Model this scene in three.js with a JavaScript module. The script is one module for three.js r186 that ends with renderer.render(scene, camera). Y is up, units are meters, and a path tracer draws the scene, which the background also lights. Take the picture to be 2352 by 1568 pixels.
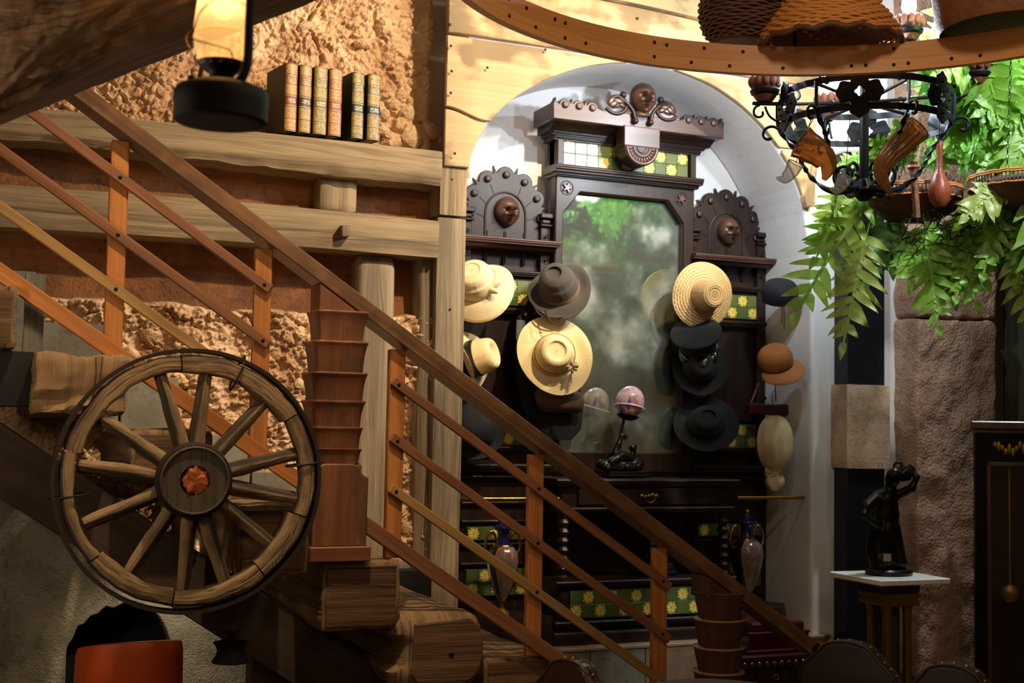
import * as THREE from 'three';
import { mergeGeometries, mergeVertices, toCreasedNormals } from 'three/addons/utils/BufferGeometryUtils.js';
import { ConvexGeometry } from 'three/addons/geometries/ConvexGeometry.js';
import { RectAreaLightUniformsLib } from 'three/addons/lights/RectAreaLightUniformsLib.js';

// ---------- camera, exposure, big lights ----------
const scene = new THREE.Scene();
scene.background = new THREE.Color(0x000000);
const renderer = new THREE.WebGLRenderer({ antialias: true });
renderer.toneMapping = THREE.LinearToneMapping;
renderer.toneMappingExposure = 1.08;
renderer.shadowMap.enabled = true;
RectAreaLightUniformsLib.init();

const V = (x, y, z) => new THREE.Vector3(x, y, z);
const RAD = Math.PI / 180;
const FPX = 3000, EYE = V(0, 1.6, 5.4), YAW = 23.009 * RAD, PIT = 3.874 * RAD, ROLL = 1.049 * RAD;
const fwd = V(Math.sin(YAW) * Math.cos(PIT), Math.sin(PIT), -Math.cos(YAW) * Math.cos(PIT));
const r0 = V(Math.cos(YAW), 0, Math.sin(YAW)), u0 = r0.clone().cross(fwd);
const camR = r0.clone().multiplyScalar(Math.cos(ROLL)).addScaledVector(u0, Math.sin(ROLL));
const camU = u0.clone().multiplyScalar(Math.cos(ROLL)).addScaledVector(r0, -Math.sin(ROLL));
const camera = new THREE.PerspectiveCamera(2 * Math.atan(784 / FPX) / RAD, 2352 / 1568, 0.05, 60);
camera.position.copy(EYE);
camera.quaternion.setFromRotationMatrix(new THREE.Matrix4().makeBasis(camR, camU, fwd.clone().negate()));
camera.focus = 4.7;
camera.userData.fStop = 3.6;
scene.add(camera);

// unseen spot lamps, placed to light parts of the room: [label, position, target, colour, candela, cone radians, softness] - built as fixtures by unseenSpot() below
const UNSEEN_SPOTS = [
  ['unseen warm ceiling lamp, placed to light the planks', [2.75, 4.25, 2.0], [1.9, 2.95, 0], [1, 0.80, 0.54], 38, 0.62, 2],
  ['unseen warm ceiling lamp, placed to light the hats', [3.9, 4.4, 2.2], [2.95, 2.15, -0.3], [1, 0.82, 0.58], 36, 0.42, 2],
  ['unseen warm ceiling lamp, placed to light the wheel', [0.95, 4.4, 2.2], [0.75, 1.5, 1.1], [1, 0.76, 0.47], 24, 0.45, 2],
  ['unseen cool ceiling lamp, placed to light the arch', [4.25, 4.35, 1.3], [3.7, 2.6, 0.3], [0.80, 0.90, 1.0], 2, 0.6, 2],
  ['unseen cool ceiling lamp, placed to light the hanging ferns from above and behind', [4.75, 4.45, 0.85], [4.35, 2.75, 0.95], [0.88, 0.96, 1.0], 26, 0.42, 3],
  ['unseen cool ceiling lamp, placed to light the hanging ferns from the front', [3.75, 4.4, 3.5], [3.52, 2.76, 1.2], [0.92, 0.98, 1.0], 46, 0.29, 3],
  ['small unseen lamp behind the stringer, placed to light the stucco under the stairs', [0.78, 1.22, 0.66], [0.72, 0.7, 0.34], [1, 0.86, 0.62], 0.6, 0.8, 1],
];
// unseen globe lamps; the one behind the camera is added fill: [label, position, candela]
const UNSEEN_GLOBES = [['added fill globe lamp out of view behind the camera', [1.3, 3.3, 6.1], 1.6], ['unseen low globe lamp left of the stairs, placed to light the rafter end', [-0.62, 1.85, 2.2], 1.7], ['unseen globe lamp in the middle of the hoop shelf, placed to light its band', [2.05, 3.55, 3.3], 3]];
const CUP_CD = [1.6, 1.4, 4.0, 3.4];   // candela of the four bulbs of the iron chandelier

// ---------- helpers ----------
let seedN = 7;
function rng(seed) { let s = seed >>> 0; return () => { s = (s + 0x6d2b79f5) | 0; let t = Math.imul(s ^ (s >>> 15), 1 | s); t = (t + Math.imul(t ^ (t >>> 7), 61 | t)) ^ t; return ((t ^ (t >>> 14)) >>> 0) / 4294967296; }; }
const R = rng(12345), rr = (a, b) => a + (b - a) * R();
const hash2 = (x, y, s) => { let h = Math.imul(x, 374761393) ^ Math.imul(y, 668265263) ^ Math.imul(s, 2246822519); h = Math.imul(h ^ (h >>> 13), 1274126177); return ((h ^ (h >>> 16)) >>> 0) / 4294967296; };
const sm = (t) => t * t * (3 - 2 * t), mix = (a, b, t) => a + (b - a) * t, clamp = (x, a = 0, b = 1) => Math.min(b, Math.max(a, x));
const sstep = (a, b, x) => sm(clamp((x - a) / (b - a)));
function n2(x, y, s = 0) { const ix = Math.floor(x), iy = Math.floor(y), fx = sm(x - ix), fy = sm(y - iy); return mix(mix(hash2(ix, iy, s), hash2(ix + 1, iy, s), fx), mix(hash2(ix, iy + 1, s), hash2(ix + 1, iy + 1, s), fx), fy); }
function fbm(x, y, s = 0, o = 4) { let a = 0.5, t = 0, w = 0; for (let i = 0; i < o; i++) { t += a * n2(x, y, s + i * 17); w += a; a *= 0.5; x *= 2.03; y *= 2.03; } return t / w; }
function n3(x, y, z, s = 0) { const iz = Math.floor(z), fz = sm(z - iz); return mix(n2(x, y, s + iz * 131), n2(x, y, s + (iz + 1) * 131), fz); }
function fbm3(x, y, z, s = 0, o = 3) { let a = 0.5, t = 0, w = 0; for (let i = 0; i < o; i++) { t += a * n3(x, y, z, s + i * 29); w += a; a *= 0.5; x *= 2.1; y *= 2.1; z *= 2.1; } return t / w; }
function worley(x, y, s = 0) { const ix = Math.floor(x), iy = Math.floor(y); let d1 = 9, d2 = 9, id = 0; for (let j = -1; j < 2; j++) for (let i = -1; i < 2; i++) { const px = ix + i + hash2(ix + i, iy + j, s), py = iy + j + hash2(ix + i, iy + j, s + 5), d = Math.hypot(px - x, py - y); if (d < d1) { d2 = d1; d1 = d; id = hash2(ix + i, iy + j, s + 9); } else if (d < d2) d2 = d; } return [d1, d2, id]; }

// pixel of the photograph's frame -> world point on the plane z = const, x = const, y = const, or at a depth
const ray = (px, py) => fwd.clone().addScaledVector(camR, (px - 1176) / FPX).addScaledVector(camU, -(py - 784) / FPX);
const at = (px, py, z) => { const d = ray(px, py); return d.multiplyScalar((z - EYE.z) / d.z).add(EYE); };
const atD = (px, py, dep) => ray(px, py).multiplyScalar(dep).add(EYE);

// textures
function tex(w, h, fn, srgb = true, rep = 1, rep2 = rep) {
  const d = new Uint8Array(w * h * 4);
  for (let y = 0, i = 0; y < h; y++) for (let x = 0; x < w; x++, i += 4) { const c = fn(x / w, y / h); d[i] = clamp(c[0]) * 255; d[i + 1] = clamp(c[1]) * 255; d[i + 2] = clamp(c[2]) * 255; d[i + 3] = 255; }
  const t = new THREE.DataTexture(d, w, h); t.wrapS = t.wrapT = THREE.MirroredRepeatWrapping; t.magFilter = THREE.LinearFilter; t.minFilter = THREE.LinearMipmapLinearFilter; t.generateMipmaps = true;
  if (srgb) t.colorSpace = THREE.SRGBColorSpace; t.repeat.set(rep, rep2); t.needsUpdate = true; return t;
}
const mix3 = (a, b, t) => [mix(a[0], b[0], t), mix(a[1], b[1], t), mix(a[2], b[2], t)];
const c255 = (a) => a.map((v) => v / 255);
// wood: grain runs along v; the texture covers 0.5 m by 1 m
function woodMat({ a, b, c, crack = 0.3, blotch = 0, blotchC, fine = 1, rough = 0.75, bump = 0.002, seed = 1, coat = 0, spec = 1, w = 256, h = 512 }) {
  a = c255(a); b = c255(b); c = c255(c || [30, 20, 12]); blotchC = c255(blotchC || [60, 45, 30]);
  const H = (u, v) => {
    const warp = fbm(u * 6, v * 1.5, seed, 2) - 0.5, x = u + warp * 0.12;
    const ring = fbm(x * 22, v * 1.2, seed + 3, 3), fib = fbm(x * 120, v * 7, seed + 7, 2) * 0.7 + n2(x * 240, v * 16, seed + 8) * 0.3;
    const cr = sstep(0.72 - crack * 0.22, 0.86, fbm(x * 46, v * 1.7, seed + 11, 3));
    return [ring, fib, cr];
  };
  const map = tex(w, h, (u, v) => {
    const [ring, fib, cr] = H(u, v);
    let col = mix3(a, b, sstep(0.25, 0.75, ring * 0.6 + fib * 0.4 * fine));
    if (blotch) col = mix3(col, blotchC, blotch * sstep(0.5, 0.72, fbm(u * 5, v * 6, seed + 21, 4)));
    return mix3(col, c, cr * clamp(crack * 1.6));
  }, true, 2, 1);
  const bm = tex(w, h, (u, v) => { const [ring, fib, cr] = H(u, v); const k = 0.35 * ring + 0.45 * fib - cr * 0.7 * crack + 0.3; return [k, k, k]; }, false, 2, 1);
  const m = new THREE.MeshPhysicalMaterial({ map, bumpMap: bm, bumpScale: bump, roughness: rough, clearcoat: coat, clearcoatRoughness: 0.25, specularIntensity: spec });
  return m;
}
const plain = (hex, roughness = 0.6, o = {}) => new THREE.MeshPhysicalMaterial({ color: hex, roughness, ...o });

// geometry
function fin(g) { let q = g.index ? g.toNonIndexed() : g; if (!q.attributes.normal) q.computeVertexNormals(); for (const k of Object.keys(q.attributes)) if (!['position', 'normal', 'uv'].includes(k)) q.deleteAttribute(k); if (!q.attributes.uv) q.setAttribute('uv', new THREE.BufferAttribute(new Float32Array(q.attributes.position.count * 2), 2)); q.morphAttributes = {}; return q; }
const merge = (list) => mergeGeometries(list.map(fin), false);
// planar uv per face in metres; grain along the given axis (0,1,2)
function gUV(g, axis = 1, k = 1) {
  g = fin(g); const p = g.attributes.position, uv = g.attributes.uv, a = V(), b = V(), c = V(), n = V(), ou = R() * 7, ov = R() * 7;
  for (let i = 0; i < p.count; i += 3) {
    a.fromBufferAttribute(p, i); b.fromBufferAttribute(p, i + 1); c.fromBufferAttribute(p, i + 2);
    n.copy(b).sub(a).cross(c.clone().sub(a)); const m = [Math.abs(n.x), Math.abs(n.y), Math.abs(n.z)], d = m.indexOf(Math.max(...m));
    const U = d === axis ? (axis + 1) % 3 : 3 - d - axis, W = d === axis ? (axis + 2) % 3 : axis;
    [a, b, c].forEach((q, j) => { const e = q.toArray(); uv.setXY(i + j, ou + e[U] * k, ov + e[W] * k); });
  }
  return g;
}
function cbox(w, h, d, bev = 0.004, axis = 1) {   // chamfered box
  const pts = [], W = w / 2, H = h / 2, D = d / 2; bev = Math.min(bev, W * 0.9, H * 0.9, D * 0.9);
  for (const x of [-1, 1]) for (const y of [-1, 1]) for (const z of [-1, 1]) pts.push(V(x * (W - bev), y * (H - bev), z * D), V(x * (W - bev), y * H, z * (D - bev)), V(x * W, y * (H - bev), z * (D - bev)));
  return gUV(new ConvexGeometry(pts), axis);
}
const cboxAt = (x0, x1, y0, y1, z0, z1, bev = 0.004, axis = 1) => cbox(x1 - x0, y1 - y0, z1 - z0, bev, axis).translate((x0 + x1) / 2, (y0 + y1) / 2, (z0 + z1) / 2);
// rough-hewn box: rounded edges, noise
function rbox(w, h, d, { n = [4, 4, 4], bev = 0.02, amp = 0.006, fq = 6, st = [1, 1, 1], seed = 1, axis = 1, crease = 0.7, fn } = {}) {
  let g = new THREE.BoxGeometry(w, h, d, ...n); const p = g.attributes.position, q = V(), c = V(), dir = V();
  for (let i = 0; i < p.count; i++) {
    q.fromBufferAttribute(p, i); c.set(clamp(q.x, -w / 2 + bev, w / 2 - bev), clamp(q.y, -h / 2 + bev, h / 2 - bev), clamp(q.z, -d / 2 + bev, d / 2 - bev));
    dir.copy(q).sub(c); if (dir.length() > bev) dir.setLength(bev); const nn = dir.lengthSq() ? dir.clone().normalize() : V();
    const k = (fbm3(q.x * fq * st[0] + 10, q.y * fq * st[1] + 20, q.z * fq * st[2] + 30, seed, 3) - 0.5) * 2 * amp;
    q.copy(c).add(dir).addScaledVector(nn, k); if (fn) fn(q, nn); p.setXYZ(i, q.x, q.y, q.z);
  }
  g.deleteAttribute('uv'); g.deleteAttribute('normal'); g = mergeVertices(g, 1e-5); return gUV(toCreasedNormals(g, crease), axis);
}
// bar between two points: w across (horizontal-ish), h along "up"
function bar(p0, p1, w, h, up = V(0, 1, 0), bev = 0.003) {
  const d = p1.clone().sub(p0), L = d.length(), x = d.normalize(), z = x.clone().cross(up).normalize(), y = z.clone().cross(x);
  return cbox(w, L, h, bev, 1).applyMatrix4(new THREE.Matrix4().makeBasis(z, x, y)).translate((p0.x + p1.x) / 2, (p0.y + p1.y) / 2, (p0.z + p1.z) / 2);
}
const tube = (pts, r, seg = 24, rad = 6, closed = false) => new THREE.TubeGeometry(new THREE.CatmullRomCurve3(pts, closed), seg, r, rad, closed);
function lathe(prof, seg = 32, from = 0, len = Math.PI * 2) { return toCreasedNormals(new THREE.LatheGeometry(prof.map(([x, y]) => new THREE.Vector2(x, y)), seg, from, len), 0.7); }
function extr(shape, depth, bev = 0.003, seg = 1, curve = 12) { return new THREE.ExtrudeGeometry(shape, { depth: depth - 2 * bev, bevelEnabled: bev > 0, bevelThickness: bev, bevelSize: bev, bevelOffset: -bev, bevelSegments: seg, curveSegments: curve }).translate(0, 0, bev); }
const sh = (pts) => new THREE.Shape(pts.map(([x, y]) => new THREE.Vector2(x, y)));
// loft of closed sections: each {c:Vector3, rx, ry, x:Vector3, y:Vector3, f(a) radial factor}
function loft(secs, n = 20, cap = true) {
  const pos = [], uv = [], idx = []; let len = 0;
  secs.forEach((s, i) => { if (i) len += s.c.distanceTo(secs[i - 1].c); for (let j = 0; j <= n; j++) { const a = j / n * Math.PI * 2, f = s.f ? s.f(a) : 1, p = s.c.clone().addScaledVector(s.x, Math.cos(a) * s.rx * f).addScaledVector(s.y, Math.sin(a) * s.ry * f); pos.push(p.x, p.y, p.z); uv.push(j / n * 2 * Math.PI * (s.rx + s.ry) / 2, len); } });
  const m = n + 1; for (let i = 0; i < secs.length - 1; i++) for (let j = 0; j < n; j++) { const a = i * m + j; idx.push(a, a + 1, a + m, a + 1, a + m + 1, a + m); }
  if (cap) for (const [i, fl] of [[0, 1], [secs.length - 1, 0]]) { const c = pos.length / 3; pos.push(...secs[i].c.toArray()); uv.push(0, 0); for (let j = 0; j < n; j++) fl ? idx.push(c, i * m + j + 1, i * m + j) : idx.push(c, i * m + j, i * m + j + 1); }
  const g = new THREE.BufferGeometry(); g.setAttribute('position', new THREE.Float32BufferAttribute(pos, 3)); g.setAttribute('uv', new THREE.Float32BufferAttribute(uv, 2)); g.setIndex(idx); return toCreasedNormals(g, 1.0);
}
// smooth-union distance field of tapered capsules, meshed with surface nets
function sdfMesh(caps, cell, k = 0.02, extra) {
  const lo = V(1e9, 1e9, 1e9), hi = V(-1e9, -1e9, -1e9);
  for (const c of caps) for (const [p, r] of [[c[0], c[2]], [c[1], c[3]]]) { lo.min(p.clone().subScalar(r + 3 * cell)); hi.max(p.clone().addScalar(r + 3 * cell)); }
  const N = hi.clone().sub(lo).divideScalar(cell).ceil().addScalar(1), nx = N.x, ny = N.y, nz = N.z, f = new Float32Array(nx * ny * nz), q = V(), pa = V(), ba = V();
  for (let z = 0, i = 0; z < nz; z++) for (let y = 0; y < ny; y++) for (let x = 0; x < nx; x++, i++) {
    q.set(lo.x + x * cell, lo.y + y * cell, lo.z + z * cell); let d = 1e3;
    for (const c of caps) { pa.copy(q).sub(c[0]); ba.copy(c[1]).sub(c[0]); const h = clamp(pa.dot(ba) / (ba.lengthSq() + 1e-9)); const e = pa.addScaledVector(ba, -h).length() - mix(c[2], c[3], h), t = clamp(0.5 + 0.5 * (d - e) / k); d = mix(d, e, t) - k * t * (1 - t); }
    f[i] = extra ? d + extra(q) : d;
  }
  const id = new Int32Array(nx * ny * nz).fill(-1), pos = [], idx = [], I = (x, y, z) => (z * ny + y) * nx + x;
  for (let z = 0; z < nz - 1; z++) for (let y = 0; y < ny - 1; y++) for (let x = 0; x < nx - 1; x++) {
    let sx = 0, sy = 0, sz = 0, n = 0;
    for (let e = 0; e < 12; e++) { const ax = e >> 2, b0 = e & 1, b1 = (e >> 1) & 1, o = [0, 0, 0]; o[(ax + 1) % 3] = b0; o[(ax + 2) % 3] = b1; const v0 = f[I(x + o[0], y + o[1], z + o[2])]; o[ax] = 1; const v1 = f[I(x + o[0], y + o[1], z + o[2])]; if ((v0 < 0) !== (v1 < 0)) { const t = v0 / (v0 - v1); o[ax] = t; sx += o[0]; sy += o[1]; sz += o[2]; n++; } }
    if (n) { id[I(x, y, z)] = pos.length / 3; pos.push(lo.x + (x + sx / n) * cell, lo.y + (y + sy / n) * cell, lo.z + (z + sz / n) * cell); }
  }
  for (let z = 1; z < nz - 1; z++) for (let y = 1; y < ny - 1; y++) for (let x = 1; x < nx - 1; x++) for (let ax = 0; ax < 3; ax++) {
    const o = [0, 0, 0]; o[ax] = 1; const a = f[I(x, y, z)] < 0, b = f[I(x + o[0], y + o[1], z + o[2])] < 0; if (a === b) continue;
    const u = [0, 0, 0], w = [0, 0, 0]; u[(ax + 1) % 3] = 1; w[(ax + 2) % 3] = 1;
    const A = id[I(x, y, z)], B = id[I(x - u[0], y - u[1], z - u[2])], C = id[I(x - u[0] - w[0], y - u[1] - w[1], z - u[2] - w[2])], D = id[I(x - w[0], y - w[1], z - w[2])];
    if (A < 0 || B < 0 || C < 0 || D < 0) continue; a ? idx.push(A, B, C, A, C, D) : idx.push(A, C, B, A, D, C);
  }
  const g = new THREE.BufferGeometry(); g.setAttribute('position', new THREE.Float32BufferAttribute(pos, 3)); g.setIndex(idx); g.computeVertexNormals(); return fin(g);
}

function flipG(q) { for (const k of ['position', 'uv']) { const p = q.attributes[k], n = p.itemSize; for (let i = 0; i < p.count; i += 3) for (let c = 0; c < n; c++) { const a = p.array[i * n + c]; p.array[i * n + c] = p.array[(i + 1) * n + c]; p.array[(i + 1) * n + c] = a; } } q.computeVertexNormals(); return q; }
const tileUV = (g, w, h) => { const p = g.attributes.position; for (let i = 0; i < p.count; i++) g.attributes.uv.setXY(i, p.getX(i) / w + 0.5, p.getY(i) / h + 0.5); return g; };

// scene objects
const used = {};
const numbered = (n) => { used[n] = (used[n] ?? -1) + 1; return used[n] ? n + '_' + String(used[n]).padStart(3, '0') : n; };
function shade(m) { m.castShadow = m.receiveShadow = true; return m; }
function part(name, geo, mat, parent, label) { const m = shade(new THREE.Mesh(Array.isArray(geo) ? merge(geo) : geo, mat)); m.name = name; if (label) m.userData.label = label; parent.add(m); return m; }
function thing(name, label, category, pos = V(), group) { const g = new THREE.Group(); g.name = numbered(name); g.position.copy(pos); g.userData = { label, category }; if (group) g.userData.group = group; scene.add(g); return g; }
function one(name, label, category, geo, mat, pos = V(), group) { const m = shade(new THREE.Mesh(Array.isArray(geo) ? merge(geo) : geo, mat)); m.name = numbered(name); m.position.copy(pos); m.userData = { label, category }; if (group) m.userData.group = group; scene.add(m); return m; }
function struct(name, geo, mat) { let m; if (geo) m = shade(new THREE.Mesh(Array.isArray(geo) ? merge(geo) : geo, mat)); else m = new THREE.Group(); m.name = name; m.userData = { kind: 'structure' }; scene.add(m); return m; }
const orient = (g, dir, roll = 0) => g.rotateZ(roll).applyQuaternion(new THREE.Quaternion().setFromUnitVectors(V(0, 0, 1), dir.clone().normalize()));

// ---------- materials ----------
const M = {
  beam: woodMat({ a: [118, 97, 70], b: [162, 137, 101], c: [52, 40, 26], crack: 0.25, bump: 0.003, seed: 3, rough: 0.85 }),
  beam2: woodMat({ a: [112, 95, 72], b: [150, 130, 100], c: [60, 46, 30], crack: 0.35, bump: 0.003, seed: 9, rough: 0.85 }),
  plank: woodMat({ a: [184, 150, 102], b: [202, 170, 120], c: [96, 74, 46], crack: 0.1, fine: 0.6, blotch: 0.8, blotchC: [120, 96, 62], bump: 0.0012, seed: 15, rough: 0.7 }),
  oak: woodMat({ a: [164, 98, 44], b: [196, 126, 62], c: [90, 50, 24], crack: 0.12, bump: 0.0008, seed: 21, rough: 0.55 }),
  slat: woodMat({ a: [112, 70, 44], b: [142, 92, 60], c: [60, 36, 22], crack: 0.12, bump: 0.0008, seed: 27, rough: 0.55 }),
  slatLight: woodMat({ a: [138, 104, 58], b: [166, 128, 74], c: [80, 56, 30], crack: 0.12, bump: 0.0008, seed: 28, rough: 0.55 }),
  hand: woodMat({ a: [104, 70, 44], b: [138, 98, 62], c: [40, 26, 18], crack: 0.15, blotch: 0.5, blotchC: [70, 48, 34], bump: 0.0008, seed: 33, rough: 0.42 }),
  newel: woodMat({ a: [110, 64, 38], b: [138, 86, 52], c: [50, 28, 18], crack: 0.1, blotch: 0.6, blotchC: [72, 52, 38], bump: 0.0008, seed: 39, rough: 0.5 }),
  log: woodMat({ a: [104, 80, 54], b: [146, 114, 78], c: [40, 28, 18], crack: 0.5, bump: 0.005, seed: 45, rough: 0.9 }),
  logEnd: woodMat({ a: [84, 58, 36], b: [118, 84, 54], c: [36, 24, 14], crack: 0.4, bump: 0.004, seed: 46, rough: 0.9 }),
  wheel: woodMat({ a: [92, 72, 48], b: [142, 114, 78], c: [44, 33, 22], crack: 0.85, blotch: 0.5, blotchC: [62, 48, 34], bump: 0.005, seed: 51, rough: 0.85, w: 512 }),
  hewn: woodMat({ a: [84, 60, 36], b: [128, 94, 58], c: [34, 24, 14], crack: 0.4, bump: 0.008, seed: 57, rough: 0.85 }),
  dark: woodMat({ a: [30, 17, 12], b: [45, 27, 20], c: [14, 9, 7], crack: 0.1, bump: 0.0004, seed: 63, rough: 0.42, coat: 0.12, spec: 0.6 }),
  darkRed: woodMat({ a: [52, 28, 22], b: [76, 43, 34], c: [26, 15, 12], crack: 0.15, bump: 0.0006, seed: 64, rough: 0.42, coat: 0.25 }),
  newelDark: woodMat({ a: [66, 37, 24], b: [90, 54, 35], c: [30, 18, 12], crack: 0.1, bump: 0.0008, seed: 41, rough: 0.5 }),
  stringer: woodMat({ a: [48, 32, 20], b: [70, 48, 30], c: [24, 15, 9], crack: 0.2, bump: 0.0015, seed: 69, rough: 0.75 }),
  band: woodMat({ a: [188, 122, 64], b: [214, 150, 86], c: [110, 62, 30], crack: 0.08, bump: 0.0006, seed: 75, rough: 0.45 }),
  wicker: plain(0xc8843f, 0.6), wickerDark: plain(0x5a3826, 0.65), wickerOld: plain(0x4a3026, 0.7),
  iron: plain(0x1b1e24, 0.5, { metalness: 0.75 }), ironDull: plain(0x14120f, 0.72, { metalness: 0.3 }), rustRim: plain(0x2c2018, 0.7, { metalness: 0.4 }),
  brass: plain(0xb08a3c, 0.28, { metalness: 1 }), gold: plain(0x8f7030, 0.4, { metalness: 0.8 }), nail: plain(0x2a2320, 0.5, { metalness: 0.7 }),
  bronze: plain(0x15120f, 0.32, { metalness: 0.6 }),
  black: plain(0x0b0c10, 0.35), blackCloth: plain(0x08090c, 0.9, { sheen: 0.12, sheenColor: new THREE.Color(0x30343c), sheenRoughness: 0.6 }), greyFelt: plain(0x46403a, 0.95, { sheen: 0.4, sheenColor: new THREE.Color(0x6c665e), sheenRoughness: 0.7 }),
  leather: plain(0x2b140c, 0.5, { clearcoat: 0.15, clearcoatRoughness: 0.4 }), orange: plain(0xb14512, 0.32, { clearcoat: 0.35, clearcoatRoughness: 0.3 }),
  glass: plain(0xffffff, 0.08, { transmission: 1, thickness: 0, ior: 1.45 }),
};
const grainBumps = {};
const grain = (base, amt, fq, sd, dark, bumpS = 0.001, rough = 0.9, extra = {}) => {   // mottled matter with a grain
  const B = c255(base), D = c255(dark);
  const map = tex(512, 512, (u, v) => mix3(B, D, clamp(amt * (0.75 * sstep(0.42, 0.75, fbm(u * fq, v * fq, sd, 5)) + 0.45 * sstep(0.6, 0.8, fbm(u * fq * 9, v * fq * 9, sd + 4, 2))))), true, 1);
  const key = fq <= 6 ? 5 : fq <= 12 ? 9 : 22, bm = grainBumps[key] = grainBumps[key] || tex(512, 512, (u, v) => { const k = 0.5 * fbm(u * key * 4, v * key * 4, 102, 4) + 0.5 * n2(u * key * 30, v * key * 30, 103); return [k, k, k]; }, false, 1);
  return new THREE.MeshPhysicalMaterial({ map, bumpMap: bm, bumpScale: bumpS, roughness: rough, ...extra });
};
M.hubWood = woodMat({ a: [52, 42, 30], b: [74, 60, 42], c: [24, 18, 12], crack: 0.4, bump: 0.002, seed: 47, rough: 0.85 });
M.rubble = grain([212, 176, 136], 0.6, 7, 101, [150, 104, 66], 0.006);
M.mud = grain([134, 84, 46], 0.8, 6, 111, [88, 54, 30], 0.004);
M.plaster = grain([232, 226, 222], 0.18, 4, 121, [196, 180, 160], 0.001, 0.85);
M.stone = grain([178, 142, 116], 0.75, 5, 131, [122, 90, 68], 0.009);
M.stoneBlock = grain([196, 168, 138], 0.6, 8, 133, [128, 98, 72], 0.003);
M.stucco = grain([140, 131, 112], 0.7, 8, 141, [88, 82, 70], 0.006);
M.tile = grain([128, 122, 106], 0.7, 5, 151, [92, 82, 68], 0.001, 0.6);
M.tileB = grain([150, 118, 92], 0.6, 5, 153, [104, 84, 66], 0.001, 0.6);
M.marble = grain([222, 220, 214], 0.5, 6, 161, [160, 162, 164], 0.0003, 0.25);
M.soil = grain([70, 52, 40], 0.8, 10, 171, [30, 22, 18], 0.004);
M.floorMat = grain([84, 66, 52], 0.6, 6, 181, [48, 36, 28], 0.001, 0.5);
M.greyBoard = woodMat({ a: [96, 92, 80], b: [132, 128, 112], c: [50, 46, 40], crack: 0.3, bump: 0.002, seed: 82, rough: 0.85 });
M.column = plain(0x14181f, 0.42, { metalness: 0.2 });
M.greyGreen = woodMat({ a: [70, 74, 60], b: [92, 96, 80], c: [40, 42, 34], crack: 0.2, bump: 0.001, seed: 88, rough: 0.8 });
{ // old mirror: foxing and dust make it rougher and duller in patches
  const f = (u, v) => sstep(0.40, 0.75, fbm(u * 7, v * 7, 201, 5));
  const rm = tex(512, 512, (u, v) => { const k = 0.04 + 0.26 * f(u, v); return [k, k, k]; }, false, 1.0);
  const cm = tex(512, 512, (u, v) => mix3([0.82, 0.87, 0.80], [0.72, 0.73, 0.68], f(u, v)), true, 1.0);
  const mm = tex(512, 512, (u, v) => { const k = 0.93 - 0.22 * f(u, v); return [k, k, k]; }, false, 1.0);
  M.mirror = new THREE.MeshPhysicalMaterial({ map: cm, roughness: 1, roughnessMap: rm, metalness: 1, metalnessMap: mm });
}

// ---------- room shell ----------
struct('floor', cboxAt(-1.7, 6.9, -0.2, 0, -0.9, 7.2, 0.002, 0), M.floorMat);
struct('ceiling', cboxAt(-1.7, 6.9, 4.7, 4.9, -0.9, 7.2, 0.002, 0), M.stringer);
struct('wall_left', cboxAt(-1.7, -1.5, 0, 4.7, -0.9, 7.2, 0.002), M.stucco);
struct('wall_right', cboxAt(6.6, 6.8, 0, 4.7, -0.9, 7.2, 0.002), M.stone);
struct('wall_behind', cboxAt(-1.5, 6.6, 0, 4.7, 6.7, 6.9, 0.002), M.stoneBlock);

// the arched niche wall: opening measured along the arch edge
const ARCH = [[2.06, 2.70], [2.068, 2.80], [2.112, 2.917], [2.236, 3.075], [2.429, 3.21], [2.651, 3.304], [2.858, 3.345], [3.0, 3.352], [3.118, 3.342], [3.363, 3.276], [3.616, 3.12], [3.824, 2.856], [3.903, 2.554], [3.918, 2.2]];
const archCurve = new THREE.SplineCurve(ARCH.map(([x, y]) => new THREE.Vector2(x, y)));
const archPts = archCurve.getPoints(60);
function archY(x) { for (let i = 0; i < archPts.length - 1; i++) if (archPts[i].x <= x && archPts[i + 1].x >= x) return mix(archPts[i].y, archPts[i + 1].y, (x - archPts[i].x) / (archPts[i + 1].x - archPts[i].x + 1e-9)); return -1; }
const PLINTH = 0.618;
{
  const s = sh([[2.064, 4.7], [2.064, 2.72], ...archPts.slice(1).map((p) => [p.x, p.y]), [3.918, PLINTH], [3.918, 0], [6.6, 0], [6.6, 4.7]]);
  const w = struct('wall_back');
  part('plaster_face', gUV(extr(s, 0.5, 0.02, 3).translate(0, 0, -0.5), 1), M.plaster, w);
  part('jamb_return', cboxAt(1.96, 2.062, 0.6, 4.7, -0.5, -0.305, 0.002), M.plaster, w); part('niche_base', cboxAt(1.96, 3.916, 0, PLINTH - 0.013, -0.5, -0.002, 0.002), M.plaster, w);
  part('niche_back', cboxAt(1.9, 4.1, 0.3, 3.7, -0.6, -0.5, 0.002), M.plaster, w);
}
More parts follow.
